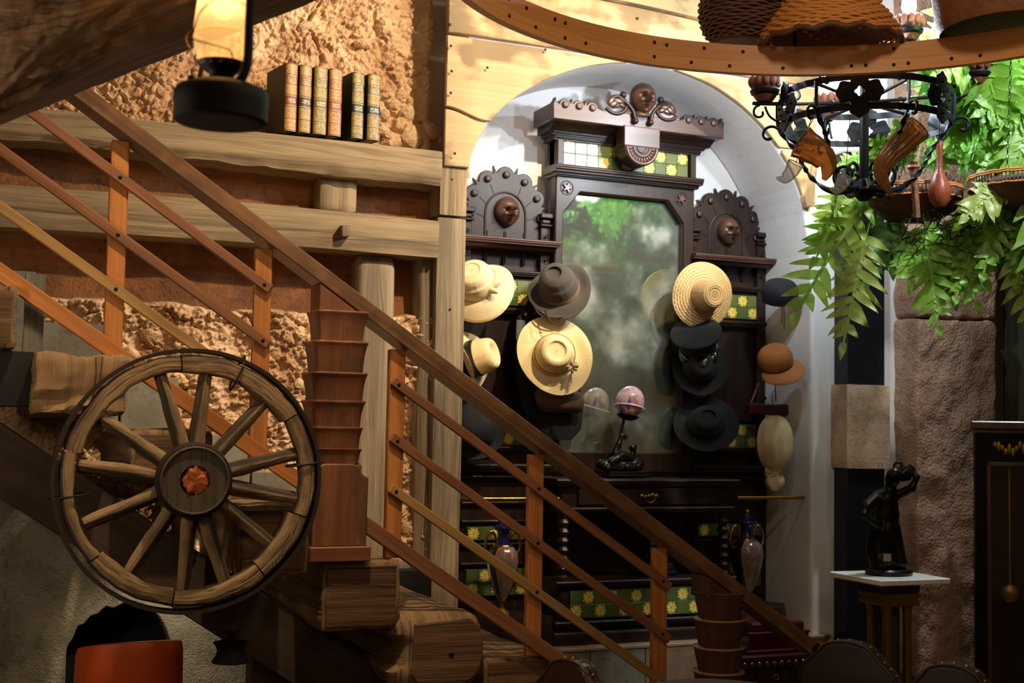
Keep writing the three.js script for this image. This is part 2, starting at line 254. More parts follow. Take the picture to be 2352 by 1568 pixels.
// planks above the arch, each cut to the arch edge; seams as measured
{
  const g = struct('trim_1');
  const seams = [(x) => 3.95, (x) => 3.60 + 0.02 * Math.sin(x * 3), (x) => 3.355 - 0.004 * (x - 1.94), (x) => x < 2.3 ? 3.022 - 0.045 * sstep(1.95, 2.14, x) : 2.975 + 0.03 * (x - 2.3), (x) => 2.755];
  const XL = 1.944, XR = 3.925;
  for (let i = 0; i < 4; i++) {
    let run = []; const runs = [];
    for (let k = 0; k <= 120; k++) { const x = mix(XL, XR, k / 120), a = archY(x), hi = seams[i](x) - 0.006, lo = Math.max(seams[i + 1](x) + 0.006, x > 2.06 ? a - 0.004 : 0); if (hi - lo > 0.004 && !(i > 1 && x > 3.87 && 0)) run.push([x, lo, hi]); else { if (run.length > 2) runs.push(run); run = []; } }
    if (run.length > 2) runs.push(run);
    for (const r of runs) { const z = [0.05, 0.034, 0.024, 0.018][i] + R() * 0.003; part('plank', gUV(extr(sh([...r.map(([x, lo]) => [x, lo]), ...r.slice().reverse().map(([x, , hi]) => [x, hi])]), z, 0.003).translate(0, 0, 0.0005), 0), M.plank, g); }
  }
  // the plank's end running down beside the arch to a blunt tip
  part('plank_tip', gUV(extr(sh([[3.905, 2.98], [3.926, 2.96], [3.895, 2.74], [3.86, 2.735], [3.845, 2.79], [3.862, 2.83]]), 0.04, 0.003).translate(0, 0, 0.001), 1), M.plank, g);
  const nl = []; for (const [px, py] of [[1034, 56], [1036, 105], [1038, 163], [1036, 213], [1045, 352], [1250, 45], [1253, 114], [1178, 48], [1120, 155], [1465, 42], [1660, 93], [1440, 80]]) { const p = at(px, py, 0.045); nl.push(new THREE.SphereGeometry(0.0065, 8, 6).scale(1, 1, 0.35).translate(p.x, p.y, p.z - 0.002)); }
  nl.forEach((q) => part('nail', q, M.nail, g));
}
// plinth tiles under the niche
{
  const g = struct('trim_2'); const xs = [1.98, 2.22, 2.46, 2.70, 2.985, 3.28, 3.56, 3.84, 4.02];
  for (let i = 0; i < xs.length - 1; i++) part('tile', cboxAt(xs[i] + 0.002, xs[i + 1] - 0.002, 0.3, PLINTH - 0.012, 0.0, 0.018, 0.002, 0), i % 3 === 1 ? M.tileB : M.tile, g);
  part('plinth_edge', cboxAt(1.96, 4.02, PLINTH - 0.012, PLINTH + 0.004, -0.45, 0.024, 0.003, 0), M.tileB, g);
  for (let i = 0; i < xs.length - 1; i++) part('tile', cboxAt(xs[i] + 0.002, xs[i + 1] - 0.002, 0.002, 0.296, 0.0, 0.018, 0.002, 0), i % 2 ? M.tileB : M.tile, g);
}
// rubble and mud wall behind the timber frame
function relief(x0, x1, y0, y1, nx, ny, fz) {
  const g = new THREE.PlaneGeometry(x1 - x0, y1 - y0, nx, ny).translate((x0 + x1) / 2, (y0 + y1) / 2, 0), p = g.attributes.position, uv = g.attributes.uv;
  for (let i = 0; i < p.count; i++) { const x = p.getX(i), y = p.getY(i); p.setZ(i, fz(x, y)); uv.setXY(i, x, y); }
  g.computeVertexNormals(); return g;
}
const ridge = (x, y, sd, o) => { let a = 0.5, t = 0; for (let k = 0; k < o; k++) { t += a * (1 - Math.abs(2 * n2(x, y, sd + k * 13) - 1)); a *= 0.55; x = x * 2.17 + 3.1; y = y * 2.17 + 1.7; } return t; };
const rub = (x, y) => { const wx = x + 0.03 * (fbm(x * 14, y * 14, 61, 2) - 0.5), wy = y + 0.03 * (fbm(x * 14, y * 14, 62, 2) - 0.5), a = fbm(wx * 4, wy * 4, 5, 3), w = worley(wx * 13, wy * 14, 3), w2 = worley(wx * 34, wy * 36, 4);
  const lump = sstep(0.02, 0.22, w[1] - w[0]) * (0.4 + 0.6 * w[2]), lump2 = sstep(0.02, 0.3, w2[1] - w2[0]) * w2[2];
  return (a - 0.5) * 0.10 + 0.028 * (lump - 0.5) * sstep(0.42, 0.56, fbm(x * 5, y * 5, 71, 2)) + 0.020 * (lump2 - 0.4) + 0.03 * (ridge(wx * 9, wy * 9, 81, 4) - 0.6) + 0.010 * (fbm(x * 90, y * 90, 8, 2) - 0.5); };
{
  const g = struct('wall_rubble');
  part('upper_rubble', relief(-0.2, 1.952, 2.76, 3.9, 430, 230, (x, y) => -0.2 + 0.9 * rub(x, y) - 0.05 * sstep(0.46, 0.5, 0.5 - Math.abs(x - 1.405 - 0.03 * Math.sin(y * 20) - 0.02 * (n2(x, y * 16, 3) - 0.5)) * 3.2 - 0.1 * Math.abs(y - 3.42))), M.rubble, g);
  part('mud_panel', relief(-0.2, 1.952, 2.06, 2.80, 160, 70, (x, y) => -0.15 + 0.02 * (fbm(x * 4, y * 4, 15, 3) - 0.5) + 0.006 * fbm(x * 24, y * 24, 16, 2)), M.mud, g);
  part('lower_rubble', relief(-0.2, 1.952, 0.55, 2.135, 380, 300, (x, y) => { const e = y - (2.08 + 0.05 * (fbm(x * 5, 1, 44, 3) - 0.5)); return -0.075 + 1.05 * rub(x * 1.15 + 9, y * 1.15) - 0.16 * sstep(0.0, 0.04, e); }), M.rubble, g);
  part('wall_core', cboxAt(-0.3, 1.95, 0, 4.7, -0.6, -0.32, 0.002), M.mud, g);
  // loose stones bedded in the rubble
  const stone = (s) => { const q = new THREE.IcosahedronGeometry(1, 3), p = q.attributes.position, v = V(); for (let i = 0; i < p.count; i++) { v.fromBufferAttribute(p, i); v.multiplyScalar(0.6 + 0.5 * fbm3(v.x * 1.3 + 5, v.y * 1.3 + 7, v.z * 1.3 + 9, s, 2) + 0.34 * (fbm3(v.x * 4 + 5, v.y * 4 + 7, v.z * 4 + 9, s + 50, 3) - 0.4)); p.setXYZ(i, v.x, v.y, v.z); } q.deleteAttribute('normal'); q.deleteAttribute('uv'); return gUV(toCreasedNormals(mergeVertices(q, 1e-4), 0.5), 1, 0.05); };
  const SG = [stone(1), stone(2), stone(3), stone(4)];
  const put = (x, y, z, r) => { const m = part('stone', SG[Math.floor(R() * 4)], M.rubble, g); m.position.set(x, y, z); m.scale.set(r * rr(0.9, 1.5), r * rr(0.7, 1.1), r * 0.8); m.rotation.set(rr(-0.4, 0.4), rr(-0.4, 0.4), rr(-0.7, 0.7)); };
  for (const [px, py, r] of [[935, 262, 0.06], [905, 240, 0.035], [965, 270, 0.03], [880, 300, 0.04], [945, 315, 0.085], [985, 300, 0.06], [900, 325, 0.05], [885, 265, 0.04], [990, 225, 0.02], [945, 235, 0.03], [700, 60, 0.04], [835, 100, 0.05], [880, 60, 0.06]]) { const p = at(px, py, -0.2); put(p.x, p.y, -0.2, r * 0.8); }
  for (let i = 0; i < 170; i++) { const x = rr(0.05, 1.93), y = rr(0.9, 2.04); if (y + 0.667 * x < 1.75 || y + 0.667 * x > 3.25) continue; put(x, y, -0.085 + rr(-0.02, 0.01), rr(0.014, 0.04)); }
}
// timber frame: each member a thing
const W0 = -0.17;
const rb = (x0, x1, y0, y1, z0, z1, o) => rbox(x1 - x0, y1 - y0, z1 - z0, o).translate((x0 + x1) / 2, (y0 + y1) / 2, (z0 + z1) / 2);
one('timber_beam', 'weathered upper wall beam with flaking lower edge, carrying the row of old books', 'beam', rbox(2.2, 0.155, 0.22, { n: [90, 10, 10], bev: 0.012, amp: 0.005, fq: 8, st: [0.3, 2, 2], seed: 4, axis: 0, fn: (q) => { const x = q.x + 0.9; q.y += 0.012 * (fbm(x * 2, 0, 9, 2) - 0.5) - 0.008; if (q.y < -0.03) { const k = sstep(-0.03, -0.08, q.y); q.z -= k * (0.012 + 0.025 * fbm(x * 14, q.z * 30, 31, 3)); q.y -= k * 0.02 * fbm(x * 9, 3, 32, 3) - 0.008 - 0.03 * k * sstep(0.2, 2, 2 - x); } } }).translate(0.835, 2.752, -0.075), M.beam);
one('timber_beam', 'smooth second wall beam, pierced by a square peg end, crossing behind the handrail', 'beam', rbox(2.22, 0.17, 0.21, { n: [40, 6, 6], bev: 0.012, amp: 0.004, fq: 5, st: [0.3, 2, 2], seed: 14, axis: 0, fn: (q) => { q.y += 0.006 * Math.sin(q.x * 2.2 + 1); } }).translate(0.82, 2.432, -0.082), M.beam);
{ const p = at(790, 532, 0.03); one('wooden_peg', 'square wooden peg end sticking out of the second wall beam', 'peg', rbox(0.04, 0.052, 0.09, { bev: 0.008, amp: 0.002, seed: 3, axis: 2 }).rotateZ(0.04), M.beam2, V(p.x, p.y, 0.025)); }
one('timber_stud', 'short upright timber block between the two wall beams, below the books', 'stud', rb(1.395, 1.572, 2.52, 2.69, W0, -0.035, { n: [6, 8, 4], bev: 0.03, amp: 0.003, seed: 6 }), M.beam);
one('timber_stud', 'tall grey upright timber behind the newel post, rounded at its top', 'stud', rb(1.575, 1.75, 0.95, 2.352, W0, -0.025, { n: [8, 40, 6], bev: 0.035, amp: 0.004, fq: 5, st: [2, 0.4, 2], seed: 7 }), M.beam2);
{ const g = thing('timber_post', 'pale square corner post at the left edge of the white arch', 'post'); part('post_shaft', rb(1.925, 2.062, 0.618, 2.535, -0.3, 0, { n: [6, 60, 4], bev: 0.008, amp: 0.003, fq: 5, st: [2, 0.35, 2], seed: 8 }), M.beam2, g); part('post_cap', rb(1.932, 2.062, 2.543, 2.80, -0.3, 0.004, { n: [6, 12, 4], bev: 0.006, amp: 0.003, fq: 5, seed: 18 }), M.beam, g);
  part('post_side', rb(1.86, 1.93, 0.618, 2.36, -0.2, -0.045, { n: [6, 60, 4], bev: 0.02, amp: 0.012, fq: 6, st: [2, 0.5, 2], seed: 28 }), M.beam2, g); for (const [px, py] of [[1038, 412], [1034, 710], [1018, 1090]]) { const p = at(px, py, 0.004); part('nail', new THREE.SphereGeometry(0.005, 8, 6).scale(1, 1, 0.4).translate(p.x, p.y, p.z), M.nail, g); } }
// right side: dark column with a stone band, stone pilaster, green boards
{
  const g = struct('wall_column');
  part('column_shaft', cboxAt(4.055, 4.285, 0, 3.02, -0.05, 0.105, 0.004), M.column, g);
  part('column_capital', cboxAt(4.03, 4.30, 3.02, 3.5, -0.05, 0.12, 0.01), M.plaster, g);
  part('stone_band', rb(4.035, 4.30, 1.44, 1.858, -0.05, 0.128, { n: [6, 10, 4], bev: 0.008, amp: 0.003, fq: 14, seed: 5 }), M.stoneBlock, g);
  const p = struct('wall_pilaster'); const ys = [0, 0.4, 2.205, 3.3, 4.7];
  for (let i = 0; i < ys.length - 1; i++) part('stone_block', rb(4.425 + R() * 0.01, 4.94 + R() * 0.012, ys[i] + 0.006, ys[i + 1] - 0.004, -0.02, 0.18, { n: [50, 110, 12], bev: 0.02, amp: 0.02, fq: 9, seed: 40 + i, crease: 0.9 }), M.stone, p);
  const b = struct('trim_3'); for (let i = 0; i < 9; i++) part('board', cboxAt(4.965 + i * 0.15, 5.11 + i * 0.15, 0, 4.3, 0.02, 0.05 + 0.006 * (i % 2), 0.004), M.greyGreen, b);
}
// stucco wall under the stairs with the dark opening
{
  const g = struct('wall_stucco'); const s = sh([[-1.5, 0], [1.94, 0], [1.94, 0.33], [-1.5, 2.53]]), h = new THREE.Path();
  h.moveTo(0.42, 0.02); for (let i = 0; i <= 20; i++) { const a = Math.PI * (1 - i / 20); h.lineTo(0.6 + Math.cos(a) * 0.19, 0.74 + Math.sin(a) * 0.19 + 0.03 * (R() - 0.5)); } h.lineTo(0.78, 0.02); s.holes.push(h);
  part('stucco_face', gUV(extr(s, 0.12, 0.004).translate(0, 0, 0.22), 1), M.stucco, g); part('opening_shade_back', cboxAt(-1.5, 1.9, 0, 1.0, 0.02, 0.1, 0.002), M.ironDull, g);  // near-black back sheet stands in for the shade inside the opening
}

// ---------- staircase ----------
// log treads: [x0, x1, y0, y1, zEnd, label, shape]
const LOGS = [
  [-0.12, 0.165, 1.82, 2.02, 1.08, 'topmost log tread in view, its sawn end at the left edge below the grey board'],
  [0.225, 0.515, 1.62, 1.812, 1.1, 'log tread with a split broken end, behind the upper left of the wagon wheel'],
  [0.53, 0.80, 1.41, 1.58, 0.98, 'shadowed log tread half hidden behind the top of the wheel hub'],
  [0.82, 1.055, 1.13, 1.352, 1.309, 'log tread behind the lower right spokes of the wagon wheel'],
  [1.165, 1.445, 0.905, 1.142, 1.05, 'square log tread carrying the upper newel post'],
  [1.462, 1.77, 0.69, 0.955, 1.06, 'rounded log tread with a drilled knot hole in its end'],
  [1.79, 2.06, 0.53, 0.778, 0.98, 'lowest log tread in view with a broad pale chamfer'],
];
LOGS.forEach(([x0, x1, y0, y1, z1, label], i) => {
  const g = thing('log_tread', label, 'step', V((x0 + x1) / 2, y0, 0.04)), w = x1 - x0, h = y1 - y0, d = z1 - 0.04;
  part('log_body', rbox(w, h, d, { n: [14, 12, 40], bev: i === 5 ? 0.075 : 0.02, amp: i === 1 ? 0.02 : 0.011, fq: 9, st: [1.4, 1.4, 0.45], seed: 60 + i, axis: 2, fn: (q) => { if (i === 5) { if (q.x < 0) q.x -= 0.02 * sstep(0, -0.1, q.x); q.x = q.x < -0.07 && Math.abs(q.y) > 0.06 ? q.x - 0.03 : q.x; } if (i === 6 && q.y > 0 && q.x < -0.02) q.y -= 0.0; if (i === 1) { const k = sstep(0.02, -0.09, q.y) * sstep(0.3, 0.5, q.z); q.x -= 0.04 * k * fbm(q.y * 40, q.z * 3, 7, 2); q.z += k * (0.08 * fbm(q.y * 50, q.x * 10, 8, 2) - 0.06); } } }).translate(0, h / 2, d / 2), M.log, g);
  const e = rbox(w - 0.03, h - 0.03, 0.02, { n: [16, 14, 1], bev: i === 5 ? 0.009 : 0.008, amp: 0.003, fq: 24, st: [0.5, 2, 1], seed: 70 + i, axis: 0 });
  if (i === 5) { const s = new THREE.Shape(); s.moveTo(-0.13, -0.07); s.lineTo(-0.1, -0.112); s.lineTo(0.06, -0.112); s.quadraticCurveTo(0.13, -0.09, 0.135, 0); s.quadraticCurveTo(0.135, 0.09, 0.08, 0.113); s.lineTo(-0.12, 0.1); s.closePath(); part('log_end', gUV(extr(s, 0.016, 0.004), 0).translate(0, h / 2, d - 0.006), M.logEnd, g); part('drilled_hole', new THREE.CylinderGeometry(0.009, 0.009, 0.006, 14).rotateX(Math.PI / 2).translate(0.015, h / 2 - 0.01, d + 0.0085), M.black, g); }
  else if (i !== 1) part('log_end', e.translate(0, h / 2, d - 0.002), M.logEnd, g);
});
{ // stringer, blocks, under-stair post
  const zs = 0.82, p0 = at(-60, 925, zs), p1 = at(1010, 1625, zs), d = p1.clone().sub(p0).normalize(), nrm = V(-d.y, d.x, 0).multiplyScalar(-0.105);
  const a = p0.clone().add(nrm), b = p1.clone().add(nrm);
  one('stair_stringer', 'broad dark sloping board under the log treads, passing behind the wheel', 'stringer', bar(a, b, 0.05, 0.2, V(0, 1, 0), 0.004), M.stringer);
  const q = at(600, 1530, 0.9);
  one('timber_prop', 'dark square prop standing under the stringer below the wheel', 'post', cbox(0.21, 0.9, 0.1, 0.006).translate(0, 0.45, 0), M.stringer, V(q.x + 0.1, 0, 0.72));
  one('support_block', 'blackened block under the topmost log tread at the left edge', 'block', rbox(0.3, 0.18, 0.3, { bev: 0.012, seed: 4 }), M.ironDull, V(0.08, 1.735, 0.84));
  const v0 = at(72, 860, 0.8), v1 = at(68, 628, 0.8);
  one('grey_board', 'weathered grey upright board beside the topmost log tread', 'board', rbox(0.065, v1.y - v0.y, 0.03, { n: [4, 30, 2], bev: 0.004, amp: 0.003, fq: 14, st: [2, 0.4, 1], seed: 9 }), M.greyBoard, V(v0.x, (v0.y + v1.y) / 2, 0.8));
  // tile skirting following the steps on the wall
  const g = struct('baseboard_wall');
  for (const [x0, x1, y0, y1] of [[0.02, 0.27, 1.7, 2.18], [0.275, 0.6, 1.6, 1.985], [0.605, 0.83, 1.4, 1.785], [0.835, 1.13, 1.2, 1.56], [1.135, 1.34, 1.0, 1.41], [1.345, 1.57, 0.8, 1.2], [1.75, 1.835, 0.7, 1.02], [1.836, 1.9, 0.7, 1.02]]) part('tile', cboxAt(x0, x1 - 0.004, y0, y1, -0.1, 0.018, 0.003, 0), M.tile, g);
}
{ // railing
  const g = thing('stair_railing', 'brown wooden stair railing with sloping slats and two stacked-cup newel posts', 'railing', V(0, 0, 0)), SL = 0.667;
  const slope = (x0, x1, c, w, h, z, mat, name, label) => { const m = part(name, bar(V(x0, c - SL * x0, z), V(x1, c - SL * x1, z), w, h), mat, g, label); return m; };
  const K = Math.cos(Math.atan(SL));
  const hr = slope(-0.2, 3.19, 2.913 - 0.028 / K, 0.125, 0.052, 0.985, M.hand, 'handrail');
  part('handrail_end', gUV(new THREE.CylinderGeometry(0.026, 0.026, 0.125, 14).rotateX(Math.PI / 2), 2).translate(3.19, 2.913 - 0.028 / K - SL * 3.19, 0.985), M.hand, hr);
  const zb = 0.995, nails = (x, c, z, parent) => part('nail', new THREE.SphereGeometry(0.0065, 10, 6).scale(1, 1, 0.4).translate(x, c - SL * x, z), M.nail, parent);
  // balusters: [x, hasSplit]
  for (const x of [-0.02, 0.462, 0.945, 1.43, 1.975, 2.5]) part('baluster', gUV(cboxAt(x - 0.029, x + 0.029, 2.13 - SL * x - 0.03, 2.83 - SL * x, zb - 0.022, zb + 0.012, 0.003), 1), M.oak, g);
  const cs = [2.726, 2.537, 2.36], t = 0.034;
  const zl = zb + 0.012 + 0.009;
  const mats = [M.slat, M.slat, M.slatLight];
  cs.forEach((c, i) => { const m = slope(-0.3, 0.967, c - t / 2 / K, 0.016, t, zl, mats[i], 'slat'); for (const x of [-0.02, 0.462, 0.945]) nails(x, c - t / 2 / K, zl + 0.009, m); });
  cs.forEach((c, i) => { const m = slope(1.41, 2.535, c - t / 2 / K - (i ? 0.008 : 0), 0.016, t, zl, mats[i === 1 ? 0 : i], 'slat'); for (const x of [1.43, 1.975, 2.5]) nails(x, c - t / 2 / K - (i ? 0.008 : 0), zl + 0.009, m); });
  slope(-0.3, 1.14, 2.178 - 0.032 / K, 0.03, 0.052, zb + 0.01, M.oak, 'bottom_rail'); slope(1.3, 2.69, 2.186 - 0.032 / K, 0.03, 0.052, zb + 0.01, M.slat, 'bottom_rail');
  // newel posts of stacked flaring tiers
  const tier = (cx, y0, y1, wb, wt, z) => { const H = y1 - y0, secs = [], ax = V(1, 0, 0), az = V(0, 0, 1); const sq = (a) => { const c = Math.abs(Math.cos(a)), s = Math.abs(Math.sin(a)); return 1 / Math.pow(Math.pow(c, 9) + Math.pow(s, 9), 1 / 9); };
    for (const [t, k] of [[0, 0], [0.3, 0.18], [0.6, 0.45], [0.84, 0.82], [0.9, 0.98], [0.93, 1.12], [0.98, 1.14], [1, 1.0]]) { const w = mix(wb, wt, k) / 2; secs.push({ c: V(cx, y0 + H * t, z), rx: w, ry: w, x: ax, y: az, f: sq }); }
    return gUV(loft(secs.map((s) => ({ ...s })), 40), 1).scale(1, 1, 1); };
  const zn = 0.985, under = (x) => 2.913 - 0.058 / K - SL * x, topBlock = (x0, x1, y0) => gUV(extr(sh([[x0, y0], [x1, y0], [x1, under(x1)], [x0, under(x0)]]), 0.132, 0.004).translate(0, 0, zn - 0.07), 1);
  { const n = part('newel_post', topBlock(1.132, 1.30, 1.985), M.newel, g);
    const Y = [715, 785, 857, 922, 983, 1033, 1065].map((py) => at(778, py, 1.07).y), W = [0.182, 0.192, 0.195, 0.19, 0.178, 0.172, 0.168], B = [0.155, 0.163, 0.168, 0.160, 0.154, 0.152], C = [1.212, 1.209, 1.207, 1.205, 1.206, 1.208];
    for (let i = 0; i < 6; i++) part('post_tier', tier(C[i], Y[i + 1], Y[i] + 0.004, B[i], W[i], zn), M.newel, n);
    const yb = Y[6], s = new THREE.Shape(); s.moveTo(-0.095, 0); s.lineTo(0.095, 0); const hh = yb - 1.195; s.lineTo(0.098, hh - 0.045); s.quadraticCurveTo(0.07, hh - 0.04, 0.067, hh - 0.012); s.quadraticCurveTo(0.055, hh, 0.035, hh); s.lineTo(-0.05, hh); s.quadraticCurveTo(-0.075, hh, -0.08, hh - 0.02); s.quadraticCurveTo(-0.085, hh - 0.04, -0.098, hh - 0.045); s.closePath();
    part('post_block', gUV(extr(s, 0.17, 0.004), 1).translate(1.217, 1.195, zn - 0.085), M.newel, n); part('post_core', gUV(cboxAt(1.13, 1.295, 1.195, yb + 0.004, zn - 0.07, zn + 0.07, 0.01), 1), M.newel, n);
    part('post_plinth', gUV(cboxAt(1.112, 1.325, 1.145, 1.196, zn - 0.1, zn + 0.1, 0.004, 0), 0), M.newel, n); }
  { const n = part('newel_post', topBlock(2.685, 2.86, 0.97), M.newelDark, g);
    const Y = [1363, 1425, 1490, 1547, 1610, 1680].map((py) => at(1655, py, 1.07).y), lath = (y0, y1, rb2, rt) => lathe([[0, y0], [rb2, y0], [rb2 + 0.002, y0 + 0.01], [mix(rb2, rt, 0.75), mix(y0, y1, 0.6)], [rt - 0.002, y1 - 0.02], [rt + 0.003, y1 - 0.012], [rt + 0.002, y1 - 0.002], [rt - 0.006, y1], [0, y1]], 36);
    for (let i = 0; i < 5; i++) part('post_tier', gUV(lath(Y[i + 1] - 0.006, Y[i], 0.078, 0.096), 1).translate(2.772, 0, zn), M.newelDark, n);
    for (let i = 0; i < 5; i++) part('lit_tier_rim', gUV(new THREE.TorusGeometry(0.0965, 0.0045, 8, 44).rotateX(Math.PI / 2).translate(2.772, Y[i] - 0.006, zn), 1), i ? M.slatLight : M.newelDark, n);  // lower rims in paler wood paint the light caught on the lips
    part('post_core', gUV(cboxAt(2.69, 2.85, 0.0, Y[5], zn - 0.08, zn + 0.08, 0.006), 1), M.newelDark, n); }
}
{ // wagon wheel
  const c = at(438, 1098, 1.35), g = thing('wagon_wheel', 'weathered wooden wagon wheel with rusty iron tyre in front of the log stairs', 'wheel', V(c.x, 1.432, 1.345));
  const Ro = 0.388, Ri = 0.318, N = 7, cuts = [97, 33, -18, -52, -97, -140, 167].map((a) => a * RAD);
  cuts.forEach((a0, i) => { let a1 = cuts[(i + 1) % N]; while (a1 > a0) a1 -= 2 * Math.PI; const pts = [], n = 30, ww = [0, 0.012, -0.008, 0.004, 0.0, 0.016, 0.006][i]; const secs = [];
    for (let k = 0; k <= n; k++) { const a = mix(a0 - 0.006, a1 + 0.006, k / n), ro = Ro - 0.004 - 0.01 * fbm(a * 6, i, 5, 2), ri = Ri + 0.010 * fbm(a * 7 + 3, i, 6, 2) + ww; secs.push({ c: V(Math.cos(a) * (ro + ri) / 2, Math.sin(a) * (ro + ri) / 2, 0), rx: (ro - ri) / 2, ry: 0.034 + (i % 2) * 0.003, x: V(Math.cos(a), Math.sin(a), 0), y: V(0, 0, 1), f: (b) => (1 + 0.09 * (fbm(a * 8 + i * 9, b * 5, 8, 3) - 0.5) - 0.10 * sstep(0.62, 0.8, fbm(a * 3.5 + i * 5, b * 7, 18, 2))) / Math.pow(Math.pow(Math.abs(Math.cos(b)), 6) + Math.pow(Math.abs(Math.sin(b)), 6), 1 / 6) }); }
    part('felloe', loft(secs, 56), M.wheel, g); });
  const tyre = new THREE.LatheGeometry([[Ro, -0.03], [Ro + 0.011, -0.03], [Ro + 0.012, 0], [Ro + 0.011, 0.034], [Ro, 0.034], [Ro, -0.03]].map(([x, y]) => new THREE.Vector2(x, y)), 110).rotateX(Math.PI / 2), tp = tyre.attributes.position;
  for (let i = 0; i < tp.count; i++) { const a = Math.atan2(tp.getY(i), tp.getX(i)), k = 1 + 0.012 * (fbm(Math.cos(a) * 2 + 3, Math.sin(a) * 2 + 3, 9, 2) - 0.5) + 0.012 * Math.max(0, Math.cos(a - 215 * RAD)) ; tp.setXYZ(i, tp.getX(i) * k, tp.getY(i) * k, tp.getZ(i)); }
  part('iron_tyre', toCreasedNormals(tyre, 0.6), M.rustRim, g);
  const ang = [108, 84, 48, 14, -10, -38, -70, -92, -122, -157, -187, -214];
  ang.forEach((A, i) => { const a = A * RAD, secs = [], x = V(-Math.sin(a), Math.cos(a), 0); for (let k = 0; k <= 10; k++) { const t = k / 10, r = mix(0.085, 0.332, t); secs.push({ c: V(Math.cos(a) * r, Math.sin(a) * r, 0.022 - 0.02 * t).addScaledVector(x, 0.004 * (fbm(t * 3, i, 3, 2) - 0.5)), rx: mix(0.024, 0.0185, t) * (1 + 0.16 * (fbm(t * 5, i * 3, 4, 2) - 0.5)), ry: mix(0.026, 0.018, t), x, y: V(0, 0, 1), f: (b) => 1 + 0.14 * (fbm(t * 8 + i * 7, b * 1.6, 9, 2) - 0.5) + 0.06 * Math.cos(4 * b) - 0.12 * sstep(0.6, 0.8, fbm(t * 2 + i * 3, b * 4, 12, 2)) }); } part('spoke', loft(secs, 28), M.wheel, g); });
  const hub = part('hub', gUV(lathe([[0.0, -0.12], [0.075, -0.12], [0.1, -0.06], [0.108, 0.0], [0.11, 0.055], [0.104, 0.092], [0.098, 0.098], [0.094, 0.09], [0.045, 0.088], [0.042, 0.03], [0, 0.02]], 48).rotateX(Math.PI / 2), 2), M.hubWood, g);
  part('hub_band', lathe([[0.1085, 0.05], [0.114, 0.05], [0.115, 0.06], [0.111, 0.086], [0.107, 0.09], [0.1085, 0.05]], 48).rotateX(Math.PI / 2), M.rustRim, hub);
  const cr = new THREE.IcosahedronGeometry(0.041, 6), cp = cr.attributes.position, v = V(); for (let i = 0; i < cp.count; i++) { v.fromBufferAttribute(cp, i); const k = 0.75 + 1.6 * Math.abs(fbm3(v.x * 50 + 9, v.y * 50 + 9, v.z * 50 + 9, 3, 3) - 0.5); cp.setXYZ(i, v.x * k, v.y * k * 1.2, v.z * k * 0.5); }
  cr.deleteAttribute('uv'); cr.deleteAttribute('normal');
  one('crumpled_paper', 'crumpled orange wrapping stuffed in the hub of the wagon wheel', 'paper', fin(toCreasedNormals(mergeVertices(cr, 1e-5), 0.35)), plain(0x9a4a16, 0.65), V(c.x + 0.004, 1.432, 1.345 + 0.076));
  for (const [px, py, a] of [[565, 850, 68], [705, 1082, 8], [148, 1148, 188]]) { const aa = a * RAD, w = []; const L = V(Math.cos(aa), Math.sin(aa), 0); for (let k = 0; k <= 20; k++) { const b = k / 20 * Math.PI * 2; w.push(L.clone().multiplyScalar(0.352 + 0.055 * Math.cos(b)).add(V(0, 0, 0.044 * Math.sin(b)))); } part('wire_tie', tube(w, 0.0032, 40, 6, true), M.rustRim, g); }
}

// ---------- unseen lamps, out of view ----------
function unseenSpot([label, p, t, col, cd, cone, soft]) {
  const P = V(...p), T = V(...t), d = T.clone().sub(P).normalize(), g = thing('unseen_spot_lamp', label, 'lamp', P);
  const q = new THREE.Quaternion().setFromUnitVectors(V(0, 0, 1), d);
  const sc = p[1] < 2 ? 0.4 : 1;
  part('lamp_can', lathe([[0, -0.16], [0.05, -0.16], [0.056, -0.15], [0.056, 0.0], [0.05, 0.0], [0.05, -0.03], [0.0, -0.03]], 24).rotateX(Math.PI / 2).scale(sc, sc, sc).applyQuaternion(q), M.black, g);
  const e = part('lamp_face', new THREE.CylinderGeometry(0.045, 0.045, 0.004, 24).rotateX(Math.PI / 2).translate(0, 0, -0.02).scale(sc, sc, sc).applyQuaternion(q), new THREE.MeshStandardMaterial({ color: 0xffffff, emissive: new THREE.Color(...col), emissiveIntensity: 6 }), g);
  if (sc === 1) part('lamp_stem', new THREE.CylinderGeometry(0.01, 0.01, 4.7 - p[1], 8).translate(-d.x * 0.09, (4.7 - p[1]) / 2, -d.z * 0.09), M.black, g); else part('lamp_bracket', bar(V(0, 0.03, 0.0), V(0, 0.06, 0.14), 0.012, 0.012), M.black, g);
  const L = new THREE.SpotLight(new THREE.Color(...col), cd, 0, cone, 0.6, 2); L.position.copy(d).multiplyScalar(0.005); L.target.position.copy(d); L.shadow.radius = soft; L.castShadow = true; L.name = 'unseen_spot_light'; g.add(L); g.add(L.target);
}
UNSEEN_SPOTS.forEach(unseenSpot);
UNSEEN_GLOBES.forEach(([label, p, cd]) => { const g = thing('unseen_globe_lamp', label, 'lamp', V(...p)), c = new THREE.Color(1, 0.80, 0.55); part('glass_globe', new THREE.SphereGeometry(0.12, 32, 20), new THREE.MeshStandardMaterial({ color: 0xffffff, emissive: c, emissiveIntensity: 2.5 }), g, 'glowing globe of an unseen lamp'); part('lamp_stem', new THREE.CylinderGeometry(0.008, 0.008, 4.7 - p[1] - 0.12, 8).translate(0, (4.7 - p[1] + 0.12) / 2, 0), M.black, g); const L = new THREE.PointLight(c, cd); L.castShadow = true; L.shadow.radius = 6; L.name = 'unseen_globe_light'; g.add(L); });

